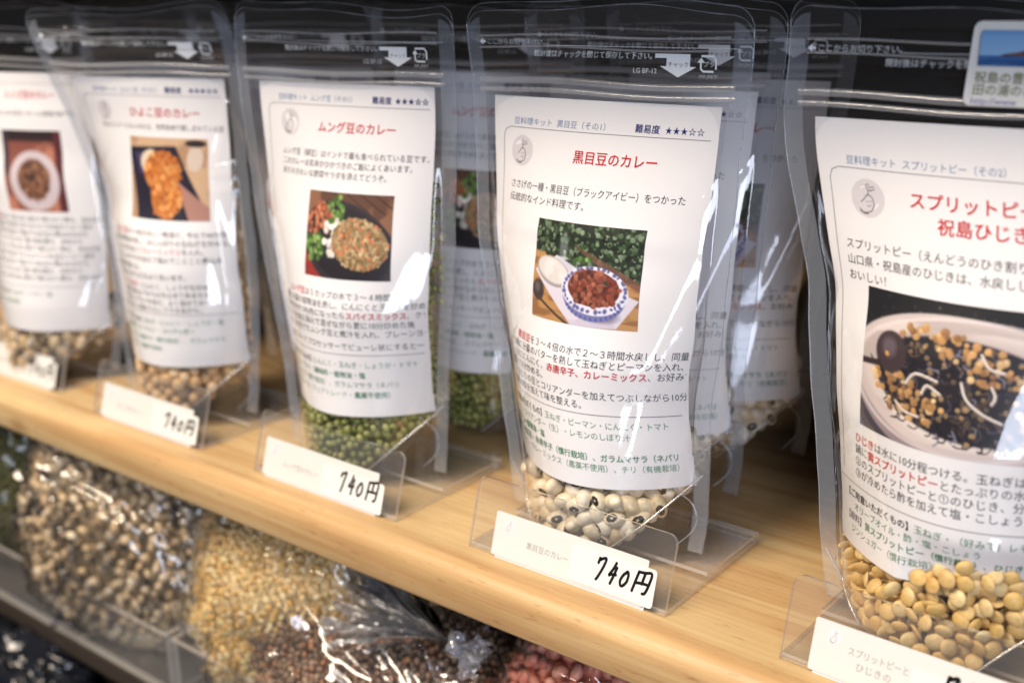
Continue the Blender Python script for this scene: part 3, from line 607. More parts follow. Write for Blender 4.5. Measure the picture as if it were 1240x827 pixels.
def build_pouch(name, key, base, label, group, bean, labelfn, lab=(0.0, .210), seed=1, ncrease=26, manual=(), nA=150, nZ=210, extra_inset=None, lowprint=True, beancfg=None, zh=.171, backn=70, lw=120):
    bag = Bag(ROWS[key], z0=.0058, ztop=.2515, seed=seed)
    root = empty(name, base); tag(root, label, 'pouch', group); o3 = np.array(base)
    # front and back film
    C = creases(seed, ncrease//2, manual)
    def film(nm, side, na, nz, mat, tz):
        fr = np.linspace(-1, 1, na); v = np.linspace(0, 1, nz)**.93; FR, VV = np.meshgrid(fr, v, indexing='ij'); FR, VV = FR.ravel(), VV.ravel()
        zt = ztop_at(bag, FR*W0/2, W0)-tz; z = bag.z0+VV*(zt-bag.z0); a = FR*len_at(bag, z)/2*.9999
        inner = np.clip((W0/2-SEAL-np.abs(FR*W0/2))/.004, 0, 1)
        h = wrinkle(a, z, C, seed if side > 0 else seed+50)*inner
        top = np.clip((z-.2205)/.018, 0, 1)*np.clip((W0/2-np.abs(a))/.02, 0, 1)
        h = h*np.clip(1-np.clip((z-.205)/.01, 0, 1), 0.25, 1)+top*(.0014+.0007*np.sin(a*70+seed*1.7)*1+.0020*noise2(a*45+seed, z*110, seed+8, 3))*(1 if side > 0 else .8)
        h = h+.0006*np.sin(z*120+seed)*np.clip((np.abs(FR)-.86)/.1, 0, 1)
        P = bag.surf(a, z, -h, side)-o3
        return fastmesh(nm, P, grid_faces(na, nz), mat, root), None
    film('front_film', 1, nA, nZ, M['film'], .0035); film('back_film', -1, backn, 90, M['film_back'], 0)
    # heat-sealed seams, left and right
    for sg in (-1, 1):
        f = np.linspace(1-2*SEAL/W0*.98, .998, 5)*sg; v = np.linspace(0, 1, 120); FR, VV = np.meshgrid(f, v, indexing='ij'); FR, VV = FR.ravel(), VV.ravel()
        zt = ztop_at(bag, FR*W0/2, W0)-.006; z = bag.z0+.001+VV*(zt-bag.z0-.001); a = FR*len_at(bag, z)/2
        P = bag.surf(a, z, -.0006-.0005*noise2(a*300, z*120, seed+11), 1)-o3
        fastmesh('side_seal', P, grid_faces(5, 120), M['seal'], root)
    # highlight along the film's cut edge, put in as thin pale tubes
    for sg in (-1, 1):
        v = np.linspace(0, 1, 150); FR = np.full(150, .9985*sg); zt = ztop_at(bag, FR*W0/2, W0); z = bag.z0+v*(zt-bag.z0); P = bag.surf(FR*len_at(bag, z)/2, z, -.0002, 1)-o3
        V, F = tube_vf([tuple(q) for q in P], list(.00008+.00030*noise2(v*22+seed, v*0+sg+3, seed+41, 2)), 5); meshobj('film_edge_glint', V, F, M['edge'], root, smooth=True)
    for side, tz in ((1, .0035), (-1, 0)):
        FR = np.linspace(-.998, .998, 120); z = ztop_at(bag, FR*W0/2, W0)-tz; a = FR*len_at(bag, z)/2; top = np.clip((z-.2205)/.018, 0, 1)*np.clip((W0/2-np.abs(a))/.02, 0, 1)
        h = top*(.0014+.0007*np.sin(a*70+seed*1.7)+.0014*noise2(a*45+seed, z*90, seed+8, 3))*(1 if side > 0 else .8)
        V, F = tube_vf([tuple(q) for q in bag.surf(a, z, -h-.0001, side)-o3], list(.00005+.00026*noise2(a*160+20, a*0+side+3, seed+43, 2)), 5); meshobj('film_edge_glint', V, F, M['edge'], root, smooth=True)
    # zipper: two ribs and a tear line
    def strip(nm, z0, wd, h, a0, a1, mat, n=70):
        a = np.linspace(a0, a1, n); k = np.array([[-.5, 0], [-.3, 1], [.3, 1], [.5, 0]]); V = []
        for dz, hh in k: V.append(bag.surf(a, np.full(n, z0)+dz*wd+.0006*np.sin(a*60+seed), -(hh*h+.0024*(1 if z0 > .2205 else .3)), 1)-o3)
        fastmesh(nm, np.concatenate(V), grid_faces(4, n), mat, root)
    strip('zipper', .2175, .0030, .0010, -.0665, .0665, M['rib']); strip('zipper', .2132, .0022, .0007, -.0665, .0665, M['rib'])
    strip('tear_rib', .2376, .0010, .0004, -.0645, .0645, M['rib']); strip('tear_rib', .2325, .0010, .0004, -.0645, .0645, M['rib'])
    # gusset: the folded floor of the pouch
    hw = bag.half(.02)*.985; sx = np.linspace(-hw, hw, 61); t = np.linspace(-1, 1, 13); P = []
    for s_ in sx:
        z = float(zg_at(bag, s_)); y = bag.yfront(s_*.999, z)
        P.append(bag.vol(np.full(13, s_), t*max(y-.0002, 0), np.full(13, z)+.0012*np.sin(t*3+s_*90)*(1-t*t)))
    fastmesh('gusset', np.concatenate(P)-o3, grid_faces(61, 13), M['gusset'], root)
    for sg in (-1, 1):
        s_ = np.linspace(.22 if sg > 0 else .64, 1.0, 50)*hw*sg; pts = []
        for q in s_:
            z = float(zg_at(bag, q)); y = bag.yfront(q*.999, z); pts.append(bag.vol([q], [y+.0004], [z])[0]-o3)
        V, F = tube_vf(pts, .00045, 6); meshobj('gusset_seam', V, F, M['rib'], root, smooth=True)
    # rounded welds in the lower corners
    for sg in (-1, 1):
        pts = []
        for k in range(22):
            an = k/21*math.pi*.95; q = sg*(hw*.80+.010*math.sin(an)-.002); z = .009+.030*(k/21)
            q = sg*(hw*(.66+.26*math.sin(an*.8+.4))); y = bag.yfront(q*.999, z); pts.append(bag.vol([q], [y*.55+.0003], [z])[0]-o3)
        V, F = tube_vf(pts, .0004, 5); meshobj('corner_weld', V, F, M['rib'], root, smooth=True)
    # paper label inside the film
    da, zl = lab
    LI = .0016
    def mapf(x, y, lift):
        x = np.asarray(x, float); y = np.asarray(y, float); a = (x-60)/1000+da; z = zl-y/1000
        ins = np.full(a.shape, LI)-lift
        ins = ins+.0011*(noise2(a*26+seed, z*15+seed*2, seed+30, 2)-.35)*np.clip((.0605-np.abs(a))/.01, 0, 1)
        if extra_inset is not None: ins = ins+extra_inset(a, z)
        return bag.surf(a, z, ins, 1)
    LW, LH = lw, zh*1000
    X, Y = np.meshgrid(np.linspace(0, LW, 70), np.linspace(0, LH, 80), indexing='ij')
    lo = fastmesh('paper_label', mapf(X.ravel(), Y.ravel(), 0)-o3, grid_faces(70, 80), M['paper'], root)
    ink = Ink(mapf, (.6, lw-.6)); pic = labelfn(ink)
    for img, x0, x1, y0, y1 in pic: picture('food_photo', img, mapf, x0, x1, y0, y1, lo, base)
    ink.flush(lo, base)
    # white print on the film itself
    fi = Ink(lambda x, y, lift: bag.surf((np.asarray(x)-60)/1000, .2105-np.asarray(y)/1000, np.full(np.shape(x), -.0034)-lift*0, 1))
    g = 'film_print'
    fi.poly(g, [(-3.6, -24.2), (-1.6, -25.8), (-1.6, -22.6)], 'white'); fi.poly(g, [(-1.6, -24.7), (-.2, -24.7), (-.2, -23.7), (-1.6, -23.7)], 'white')
    fi.text(g, 'ここからお切り下さい。', .4, -24.3, 3.0, 'white', True, width=33)
    for k in range(92): x = 34+k*1.03; fi.poly(g, [(x, -23.2), (x+.6, -23.2), (x+.6, -22.9), (x, -22.9)], 'white')
    fi.text(g, '開封後はチャックを閉じて保存して下さい。', 27.5, -19.6, 3.1, 'white', True, width=61)
    fi.poly(g, [(90, -20.6), (106.5, -20.6), (106.5, -18.9), (90, -18.9)], 'white')
    fi.poly(g, [(95.6, -18.9), (106.5, -18.9), (106.5, -15.6), (95.6, -15.6)], 'white'); fi.poly(g, [(92.6, -15.6), (109.5, -15.6), (101, -11.2)], 'white')
    fi.text(g, 'チャック', 96.2, -16.4, 2.4, 'black', False, width=9.6)
    if lowprint: fi.text(g, 'LG BP-12', 79.5, -13.6, 2.9, 'white', True, width=11.5)
    P = [(111.5, -20.0), (117.0, -20.0), (118.2, -18.6), (118.2, -14.8), (117.0, -13.6), (112.6, -13.6), (111.4, -14.8), (111.4, -18.0)]
    fi.line(g, P[:4]+[(118.2, -15.6)], .8, 'white'); fi.line(g, [(117.2, -13.9), (112.6, -13.9), (111.5, -14.8), (111.5, -17.6)], .8, 'white'); fi.poly(g, [(110.0, -17.4), (113.2, -17.4), (111.5, -19.4)], 'white')
    fi.text(g, 'プラ', 112.4, -16.8, 2.5, 'white', True, width=5.0); fi.text(g, 'PP,PET', 110.6, -11.8, 2.1, 'white', True, width=8.4)
    fi.flush(root, base)
    # the beans
    kind, br, zhi, side_hi, cap = beancfg; rng = np.random.RandomState(seed+100)
    pts = []; R = []
    lowz = zl-zh; reach = dict(pea=.0064, smallpea=.0064, chick=.0052, split=.0043, mung=.0028)[kind]; lima = (lw-60)/1000+da
    maxn = 1300 if kind == 'mung' else 700
    def try_layers():
        for layer, tries in ((0, 6500), (1, 5000), (2, 3500), (3, 2500), (4, 2000)):
            sxs = rng.uniform(-1, 1, tries); zs = rng.uniform(bag.z0+br*.8, max(zhi, side_hi), tries)
            for u, z in zip(sxs, zs):
                if len(pts) >= maxn: return
                h = bag.half(z)-SEAL-br*.3; s_ = u*h; yf = float(bag.yfront(s_, z))
                y = yf-br*(.95+layer*1.65)-.0006
                if y < -yf+br*.8: continue
                if z < zg_at(bag, s_)+br*.8: continue
                edge = abs(s_) > h-.014
                if z > zhi and not edge: continue
                if z > zhi and layer > 1: continue
                if z > lowz-.005:
                    lim = float(np.interp(lima+.001, np.linspace(0, len_at(bag, z)/2, 81), bag.s[int(z/0.262*(bag.nz-1)), 80:]))
                    if br < .003 and abs(s_) > lim+br*.6: pass
                    elif abs(s_) > lim-br*1.15: continue
                    else: y -= reach-br+.0026
                y = min(y, float(bag.yfront((abs(s_)+br*.8)*(1 if s_ > 0 else -1), z))-br*.55-(.0028+reach-br if z > lowz-.006 else .0004))
                p = np.array((s_, y, z))
                if pts:
                    d = np.linalg.norm(np.array(pts)-p, axis=1)
                    if d.min() < br*1.62: continue
                pts.append(p)
    try_layers()
    me = BM[kind]
    rest = pts[cap:]; pts = pts[:cap]
    for i, (s_, y, z) in enumerate(pts):
        P = bag.vol([s_], [y], [z])[0]-o3
        b = bpy.data.objects.new(me.name, me); SC.collection.objects.link(b); b.parent = root; b.location = P
        if kind == 'split': b.rotation_euler = (math.pi/2+rng.normal(0, .38), rng.normal(0, .4), rng.uniform(-.6, .9)) if rng.rand() < .78 else tuple(rng.uniform(0, 6.28, 3))
        elif kind == 'pea' and rng.rand() < .34: b.rotation_euler = (rng.normal(0, .45), rng.normal(0, 1.5), math.pi+rng.normal(.35, .5))      # eye toward the film
        elif kind == 'pea' and rng.rand() < .6: b.rotation_euler = (rng.normal(0, .7), rng.normal(0, .7), rng.normal(0, .9))      # hilum turned away
        else: b.rotation_euler = tuple(rng.uniform(0, 6.28, 3))
        k = rng.uniform(.88, 1.12); b.scale = (k, k*rng.uniform(.92, 1.05), k)
    if rest:
        tv, tf = bean_template('pea' if kind == 'smallpea' else kind, 1); n = len(rest); Q = np.array(rest); PP = bag.vol(Q[:, 0], Q[:, 1], Q[:, 2])-o3
        VV = np.array([(tv @ np.array(Matrix.Rotation(rng.uniform(0, 6), 3, rng.normal(size=3).tolist())).T)+PP[i] for i in range(n)])
        rb = fastmesh(me.name+'_heap', VV.reshape(-1, 3), (tf[None]+(np.arange(n)*len(tv))[:, None, None]).reshape(-1, 3), me.materials[0], root); rb['kind'] = 'stuff'
    return root, bag

# ------------------------------------------------------------------ the printed labels
def frame(ink, yr=14.0, x0=6.5, xr=120, y1=136.5):
    ink.line('frame_rule', [(xr-.3, yr), (x0+4, yr), (x0+1.2, yr+1.2), (x0, yr+4), (x0, y1-4)], .28, 'grey')
    ink.line('frame_rule', [(2, y1), (xr-.5, y1)], .32, 'grey')
def lab_blackeye(ink):
    frame(ink); bean_logo(ink, 19, 24.5, 7)
    ink.text('header_print', '豆料理キット  黒目豆（その1）', 12.5, 11.0, 3.6, 'blue', width=53); ink.text('header_print', '難易度', 80.5, 10.6, 3.9, 'navy', True, width=12)
    ink.text('header_print', '★★★☆☆', 95, 10.8, 3.9, 'navy', width=18.5)
    ink.text('title_print', '黒目豆のカレー', 50.5, 24.6, 6.1, 'red', True, width=43)
    ink.text('description_print', 'ささげの一種・黒目豆（ブラックアイビー）をつかった', 13, 39.6, 4.2, width=96); ink.text('description_print', '伝統的なインド料理です。', 13, 45.6, 4.2, width=48)
    y = [108.2, 113.0, 117.8, 122.6, 127.6, 132.4]
    ink.run('recipe_print', [('黒目豆', 'red', True), ('を３～４倍の水で２～３時間水戻しし、同量の', 'black', False)], 23.5, y[0], 4.15)
    ink.run('recipe_print', [('①鍋に分量のバターを熱して玉ねぎとピーマンを入れ、玉ねぎ', 'black', False)], 16, y[1], 4.15)
    ink.run('recipe_print', [('②ににんにく、', 'black', False), ('赤唐辛子、カレーミックス', 'red', True), ('、お好みで', 'black', False)], 20, y[2], 4.25)
    ink.run('recipe_print', [('加えて5分炒める。', 'black', False)], 14, y[3], 4.15)
    ink.run('recipe_print', [('③に①の豆とコリアンダーを加えてつぶしながら10分ほど', 'black', False)], 20, y[4], 4.15)
    ink.run('recipe_print', [('分量の塩を加えて味を整える。', 'black', False)], 14, y[5], 4.15)
    g = 'ingredient_print'
    ink.run(g, [('【ご用意いただくもの】', 'black', True), ('玉ねぎ・ピーマン・にんにく・トマト', 'green', False)], 5, 141.2, 3.75)
    ink.run(g, [('ジャー・コリアンダー（生）・レモンのしぼり汁', 'green', False)], 9, 146.3, 3.75); ink.run(g, [('バター or 植物油・塩', 'green', True)], 9, 151.2, 3.75)
    ink.run(g, [('【原料】', 'black', False), ('黒目豆・赤唐辛子（慣行栽培）、ガラムマサラ（ネパリ', 'green', True)], 5, 156.2, 3.75)
    ink.run(g, [('パクティ）・カレーミックス（農薬不使用）、チリ（有機栽培）', 'green', False)], 7, 161.2, 3.75)
    return [(img_blackeye(), 36.5, 94.5, 53, 97)]
def lab_mung(ink):
    frame(ink, 11, 6, 120, 137); bean_logo(ink, 23, 20.5, 7)
    ink.text('header_print', '豆料理キット  ムング豆（その1）', 14, 7.6, 3.6, 'blue', width=52); ink.text('header_print', '難易度', 79, 7.4, 3.9, 'navy', True, width=12); ink.text('header_print', '★★★☆☆', 93, 7.4, 3.9, 'navy', True, width=20)
    ink.text('title_print', 'ムング豆のカレー', 44, 21.6, 6, 'red', True, width=50)
    for k, (t, wd) in enumerate((('ムング豆（緑豆）はインドで最も食べられている豆です。', 97), ('このカレーは玄米かひかづきのご飯によくあいます。', 88), ('彩りのきれいな野菜サラダを添えてどうぞ。', 74))): ink.text('description_print', t, 17, 35.4+k*5.2, 4, width=wd)
    y = 105.5
    ink.run('recipe_print', [('ムング豆', 'red', True), ('は５カップの水で３～４時間もどし、', 'black', False)], 26, y, 4.15); ink.run('recipe_print', [('鍋に大量の植物油を熱し、にんにくと玉ねぎを炒め', 'black', False)], 20, y+5, 4.15)
    ink.run('recipe_print', [('玉ねぎがきつね色になったら', 'black', False), ('スパイスミックス', 'red', True), ('、クリ', 'black', False)], 18, y+10, 4.15); ink.run('recipe_print', [('②コリを加え弱火で混ぜながら更に10分炒めた後', 'black', False)], 18, y+15, 4.15)
    ink.run('recipe_print', [('③に①の豆でたムング豆と煮汁を入れ、プレーンヨー', 'black', False)], 18, y+20, 4.15); ink.run('recipe_print', [('最後にフードプロセッサーでピューレ状にすると一', 'black', False)], 18, y+27, 4.15)
    g = 'ingredient_print'
    ink.run(g, [('【ご用意いただくもの】', 'black', True), ('にんにく・玉ねぎ・しょうが・トマト', 'green', False)], 6, 142.5, 3.7); ink.run(g, [('プレーンヨーグルト（', 'green', False), ('調味料・植物油・塩', 'green', True)], 10, 148, 3.7)
    ink.run(g, [('【原料】ムング豆（慣行栽培）、ガラムマサラ（ネパリ', 'green', False)], 6, 153.5, 3.7); ink.run(g, [('スパイスミックス（フェアトレード・', 'green', False), ('農薬不使用）', 'green', True)], 10, 159, 3.7)
    return [(img_mung(), 42.5, 96.5, 54, 97)]
def lab_chick(ink):
    frame(ink, 10.5, 6, 120, 138); bean_logo(ink, 23, 20, 6)
    ink.text('header_print', '豆料理キット  ひよこ豆（その1）', 16, 7.2, 3.6, 'blue', width=52); ink.text('header_print', '難易度', 74, 7.0, 3.9, 'navy', True, width=12); ink.text('header_print', '★★★☆☆', 91, 7.0, 3.9, 'navy', True, width=21)
    ink.text('title_print', 'ひよこ豆のカレー', 45, 20, 6.1, 'red', True, width=53); ink.text('description_print', 'ガルバンゾーともいわれる、世界各地で親しまれている豆', 18, 28.6, 4, width=96)
    y = 90
    for k, pr in enumerate(([('ひよこ豆', 'red', True), ('は3～4倍の水に一晩浸け、中火で40分茹でる。', 'black', False)], [('鍋に植物油を熱し、みじん切りの玉ねぎを炒める。', 'black', False)], [('しょうがを加えて', 'black', False), ('カレーミックス', 'red', False), ('を入れ、', 'black', False)], [('トマトとゆで汁を加えて弱火でことこと煮込み', 'black', False)], [('塩で味を整える。', 'black', False)], [('ごはんにもパンにもよく合います。', 'black', False)])): ink.run('recipe_print', pr, 22, y+k*5.0, 4.1)
    for k, pr in enumerate(([('トマト・玉ねぎ・', 'red', False), ('にんにく、しょうがを炒め', 'black', False)], [('豆と一緒に煮込んでから火を止めて休ませる。', 'black', False)], [('お好みでヨーグルトを加え、よく混ぜてから', 'black', False)], [('コリアンダーの葉をちらしてできあがり。', 'black', False)])): ink.run('recipe_print', pr, 20, y+31+k*4.7, 3.9)
    g = 'ingredient_print'
    ink.run(g, [('【ご用意いただくもの】', 'black', True), ('玉ねぎ・にんにく・しょうが・塩', 'green', False)], 8, 143, 3.7); ink.run(g, [('トマト・植物油・ヨーグルト・', 'green', False), ('コリアンダー', 'green', True)], 12, 148.2, 3.7); ink.run(g, [('【原料】ひよこ豆・赤唐辛子（慣行栽培）、ガラムマサラ', 'green', False)], 8, 154, 3.7); ink.run(g, [('カレーミックス（農薬不使用）', 'green', False)], 14, 159.5, 3.7)
    return [(img_chick(), 44, 103, 34.5, 82)]
def lab_lentil(ink):
    frame(ink, 7, 6, 120, 140); bean_logo(ink, 33, 14, 6)
    ink.text('title_print', 'レンズ豆のカレー', 52, 14, 5.6, 'red', True, width=42); ink.text('description_print', 'インドでおなじみの豆をつかった家庭の味です。', 24, 26, 4, width=86)
    for k in range(9): ink.run('recipe_print', [(('レンズ豆', 'red', True) if k == 0 else ('さらに', 'black', False)), (['をよく洗い水に浸けて柔らかく煮る。玉ねぎを', '弱火で炒めてからスパイスを加えてよく混ぜ', '煮汁を加えて弱火で10分ほど煮込みながら', 'トマトを入れて塩で味を整え、お好みで'][k % 4], 'black', False)], 20, 95+k*4.9, 4.0)
    g = 'ingredient_print'
    ink.run(g, [('【ご用意いただくもの】', 'black', True), ('玉ねぎ・トマト・塩', 'green', False)], 8, 145, 3.7); ink.run(g, [('【原料】レンズ豆（慣行栽培）', 'green', False)], 8, 151, 3.7)
    return [(img_lentil(), 48, 97, 37, 90)]
def lab_split(ink):
    frame(ink, 18.3, 5, 120, 143); bean_logo(ink, 21, 29, 7.2)
    ink.text('header_print', '豆料理キット  スプリットピー（その2）', 12.5, 15.3, 3.6, 'blue', width=61); ink.text('header_print', '難易度', 80, 15, 3.9, 'navy', True, width=12); ink.text('header_print', '★★★☆☆', 94, 15, 3.9, 'navy', True, width=19)
    ink.text('title_print', 'スプリットピーと', 38, 27.6, 6.4, 'red', True, width=52); ink.text('title_print', '祝島ひじき', 49, 35.8, 6.4, 'red', True, width=32)
    for k, t in enumerate(('スプリットピー（えんどうのひき割り）と乾燥', '山口県・祝島産のひじきは、水戻ししたあ', 'おいしい！')): ink.run('description_print', [(t, 'black', False)], 9.5, 46.8+k*5.9, 4.25)
    y = 122.0
    ink.run('recipe_print', [('ひじき', 'red', True), ('は水に10分程つける。玉ねぎは', 'black', False)], 15.5, y, 4.4); ink.run('recipe_print', [('鍋に', 'black', False), ('黄スプリットピー', 'red', True), ('とたっぷりの水を入れ', 'black', False)], 15.5, y+5, 4.4)
    ink.run('recipe_print', [('②のスプリットピーと①のひじき、分量の', 'black', False)], 15.5, y+10, 4.4); ink.run('recipe_print', [('③が冷めたら酢を加えて塩・こしょうし、', 'black', False)], 15.5, y+15, 4.4)
    g = 'ingredient_print'
    ink.run(g, [('【ご用意いただくもの】', 'black', True), ('玉ねぎ・（好みで）レモン汁', 'green', False)], 7, 147.6, 3.9); ink.run(g, [('オリーブオイル・酢・塩・こしょう', 'green', False)], 14, 152.8, 3.9)
    ink.run(g, [('【原料】', 'black', False), ('黄スプリットピー（慣行栽培）、ひじき（山口', 'green', True)], 7, 157.8, 3.9); ink.run(g, [('ジンシュガー（慣行栽培）', 'green', False)], 12, 163, 3.9)
    return [(img_hijiki(), 19.5, 108, 61.5, 115.5)]

G = 'clear stand-up pouches of dried pulses with recipe labels'
GB = 'pouches standing in the second row behind the front ones'
pA, bagA = build_pouch('seed_pouch', 'blackeye', (-.068, .05, 0), 'sharpest clear pouch, of black-eyed peas, with a bowl of red stew in its label photo', G, 'pea', lab_blackeye,
    (0.0, .210), 3, 26, [(.052, .185, .058, .150, .0008, .0026), (.058, .150, .050, .120, .0005, .0024), (.040, .10, .052, .13, .0007, .002), (.030, .055, .040, .085, .0006, .0022), (-.060, .16, -.062, .06, .0008, .003), (.020, .203, .045, .196, .0008, .002)],
    170, 240, beancfg=('pea', .0037, .058, .05, 300))
pB, bagB = build_pouch('seed_pouch', 'mung', (-.229, .05, 0), 'clear zip pouch of green mung beans with orange and green salad in its label photo', G, 'mung', lab_mung,
    (.002, .212), 5, 24, [(.060, .17, .063, .11, .0010, .0018), (.055, .10, .060, .14, .0005, .0026), (-.061, .15, -.058, .05, .0007, .003)], 130, 180, lw=116.5, beancfg=('mung', .0022, .050, .165, 300))
pC, bagC = build_pouch('seed_pouch', 'chickpea', (-.387, .05, 0), 'clear pouch of chickpeas with orange chickpeas on a dark dish in its label photo', G, 'chick', lab_chick,
    (.0025, .2105), 7, 30, [(.056, .195, .064, .200, .0020, .0014), (.056, .195, .045, .158, .0018, .0016), (.045, .158, .064, .163, .0022, .0013), (.046, .150, .066, .151, .0018, .0012), (.048, .150, .052, .09, .0016, .0022), (.052, .09, .046, .04, .0012, .0024), (.062, .19, .066, .12, .0012, .0012)], 130, 180,
    lw=117, beancfg=('chick', .0041, .052, .150, 260))
pD, bagD = build_pouch('seed_pouch', 'lentil', (-.528, .05, 0), 'clear pouch at the far left with a white dish on pink in its label photo', G, 'smallpea', lab_lentil,
    (.002, .209), 9, 24, [(.058, .16, .060, .08, .0012, .002), (.060, .08, .050, .05, .0010, .002)], 110, 150, beancfg=('smallpea', .0037, .056, .05, 180))
def ins4(a, z): return .0075*np.clip((.060-z)/.02, 0, 1)*np.clip((a+.016)/.012, 0, 1)
pE, bagE = build_pouch('seed_pouch', 'splitpea', (.0915, .05, 0), 'clear pouch of yellow split peas with a bowl of black seaweed in its label photo', G, 'split', lab_split,
    (0.0, .2085), 11, 26, [(-.066, .205, -.060, .165, .0010, .002), (-.060, .165, -.052, .145, .0022, .0022), (-.052, .145, -.058, .12, .0016, .002), (-.058, .12, -.062, .07, .0012, .002), (-.045, .175, -.052, .145, .0009, .003), (.0, .052, .02, .06, .001, .0022), (.02, .06, .035, .03, .001, .002)],
    170, 240, extra_inset=ins4, beancfg=('split', .0031, .048, .04, 300))

# extra split peas that have slipped in front of the label
rng = np.random.RandomState(77); placed = []
for _ in range(900):
    a = rng.uniform(-.012, .06); z = rng.uniform(.030, .054-.12*abs(a-.0)*0)
    if z > .046+.006*math.sin(a*160): continue
    if any(math.hypot(a-q[0], z-q[1]) < .0064 for q in placed): continue
    placed.append((a, z)); P = bagE.surf([a], [z], [.0040], 1)[0]-np.array((.0915, .05, 0))
    b = bpy.data.objects.new('split_pea', BM['split']); SC.collection.objects.link(b); b.parent = pE; b.location = P
    b.rotation_euler = (math.pi/2+rng.normal(0, .5), rng.normal(0, .4), rng.uniform(-.6, .6)); k = rng.uniform(.9, 1.1); b.scale = (k, k, k)
    if len(placed) > 34: break

# sticker with the island picture on the upper right of the split pea pouch
st = Ink(lambda x, y, lift: bagE.surf((np.asarray(x)-60)/1000, .2105-np.asarray(y)/1000, np.full(np.shape(x), -.0046)-lift, 1))
X = []
rx0, rx1, ry0, ry1, rr = 58.0, 104.0, -36.0+1.5, -5.8, 2.6
pts = []
for cx_, cy_, a0 in ((rx1-rr, ry0+rr, -90), (rx1-rr, ry1-rr, 0), (rx0+rr, ry1-rr, 90), (rx0+rr, ry0+rr, 180)):
    for k in range(7): an = math.radians(a0+k*15); pts.append((cx_+rr*math.cos(an), cy_+rr*math.sin(an)))
P = st.map(np.array(pts)[:, 0], np.array(pts)[:, 1], 0)-np.array((.0915, .05, 0))
so = meshobj('island_sticker', P, [tuple(range(len(P)))], M['sticker'], pE)
picture('island_photo', img_island(), st.map, 61, 100, -31.5, -19.5, so, (.0915, .05, 0))
st.text('sticker_print', '祝島の豊かな海', 60.5, -15.6, 4.2, 'olive'); st.text('sticker_print', '田の浦のひじき', 60.5, -11.4, 4.2, 'olive'); st.text('sticker_print', 'http://www', 60.5, -7.6, 3.4, 'violet')
st.flush(so, (.0915, .05, 0))

# second row: copies of the pouches in front
def copy_thing(root, loc, rz, label, group, keep=1.0):
    r = root.copy(); SC.collection.objects.link(r); r.location = loc; r.rotation_euler = (0, 0, rz); r['label'] = label; r['group'] = group
    for ch in list(root.children):
        c = ch.copy(); SC.collection.objects.link(c); c.parent = r
        for g in list(ch.children):
            d = g.copy(); SC.collection.objects.link(d); d.parent = c
    return r
bpy.context.view_layer.update()
copy_thing(pB, (-.219, .145, 0), .0, 'shaded mung bean pouch in the second row, between the front mung and black-eyed pea pouches', GB)
copy_thing(pA, (-.086, .118, 0), .0, 'shaded pouch peeping out directly behind the right seam of the sharp black-eyed pea pouch', GB)
copy_thing(pA, (-.080, .186, 0), .0, 'farthest shaded black-eyed pea pouch, seen in the gap left of the split pea pouch', GB)

copy_thing(pC, (-.372, .155, 0), .0, 'shaded second-row chickpea pouch in the gap left of the front mung bean pouch', GB)
copy_thing(pD, (-.525, .160, 0), .0, 'shaded pouch in the second row behind the pouch with the white dish photo', GB)
# ------------------------------------------------------------------ clear acrylic stands with price cards
SW, SH, SL, SD = .110, .034, .010, .085
def acr_box(name, parent, x0, x1, y0, y1, z0, z1, thin):
    V, F = box_vf(x0, x1, y0, y1, z0, z1); mi = [0 if (thin == 'z' and i in (0, 1)) or (thin == 'y' and i in (2, 4)) or (thin == 'x' and i in (3, 5)) else 1 for i in range(6)]
    return meshobj(name, V, F, [M['acrylic'], M['acrylic_edge']], parent, midx=mi)
def make_stand(loc, rz, label):
    r = empty('acrylic_stand', loc, rz); tag(r, label, 'sign stand', 'clear acrylic stands holding price cards')
    k = SL/SH; nrm = np.array([0, 1, -k])/math.hypot(1, k); T = .0019; rr = .0045
    out = [(0, 0), (SW, 0)]+[(SW-rr+rr*math.cos(t), SH-rr+rr*math.sin(t)) for t in np.linspace(0, math.pi/2, 7)]+[(rr-rr*math.sin(t), SH-rr+rr*math.cos(t)) for t in np.linspace(0, math.pi/2, 7)]
    A = [np.array((x, z*k, z+.0003)) for x, z in out]; B = [p+nrm*T for p in A]; n = len(A)
    F = [tuple(range(n)), tuple(range(2*n-1, n-1, -1))]+[(i, i+n, (i+1) % n+n, (i+1) % n) for i in range(n)]
    meshobj('front_panel', A+B, F, [M['acrylic'], M['acrylic_edge']], r, midx=[0, 0]+[1]*n)
    acr_box('base_plate', r, 0, SW, .0022, SD, .0003, .0021, 'z'); acr_box('folded_plate', r, 0, SW, .037, SD-.0003, .0036, .0054, 'z'); acr_box('back_fold', r, 0, SW, SD+.0002, SD+.0019, .0003, .0054, 'y')
    return r
MARK = {'7': [[(.02, .72), (.10, .98), (.16, .90), (.30, .96), (.62, 1.0), (.50, .62), (.30, .10), (.22, -.02)]],
        '4': [[(.42, .98), (.30, .66), (.08, .36), (.30, .40), (.72, .44)], [(.62, .78), (.50, .40), (.44, .0)]],
        '0': [[(.46, .86), (.22, .70), (.08, .36), (.22, .08), (.46, .10), (.66, .36), (.66, .72), (.50, .88), (.40, .84)]],
        'E': [[(.14, .94), (.10, .5), (.04, .0)], [(.12, .92), (.5, .98), (.90, 1.0), (.90, .5), (.86, .10), (.70, .02)], [(.50, .98), (.48, .46)], [(.10, .44), (.50, .48), (.90, .50)]]}
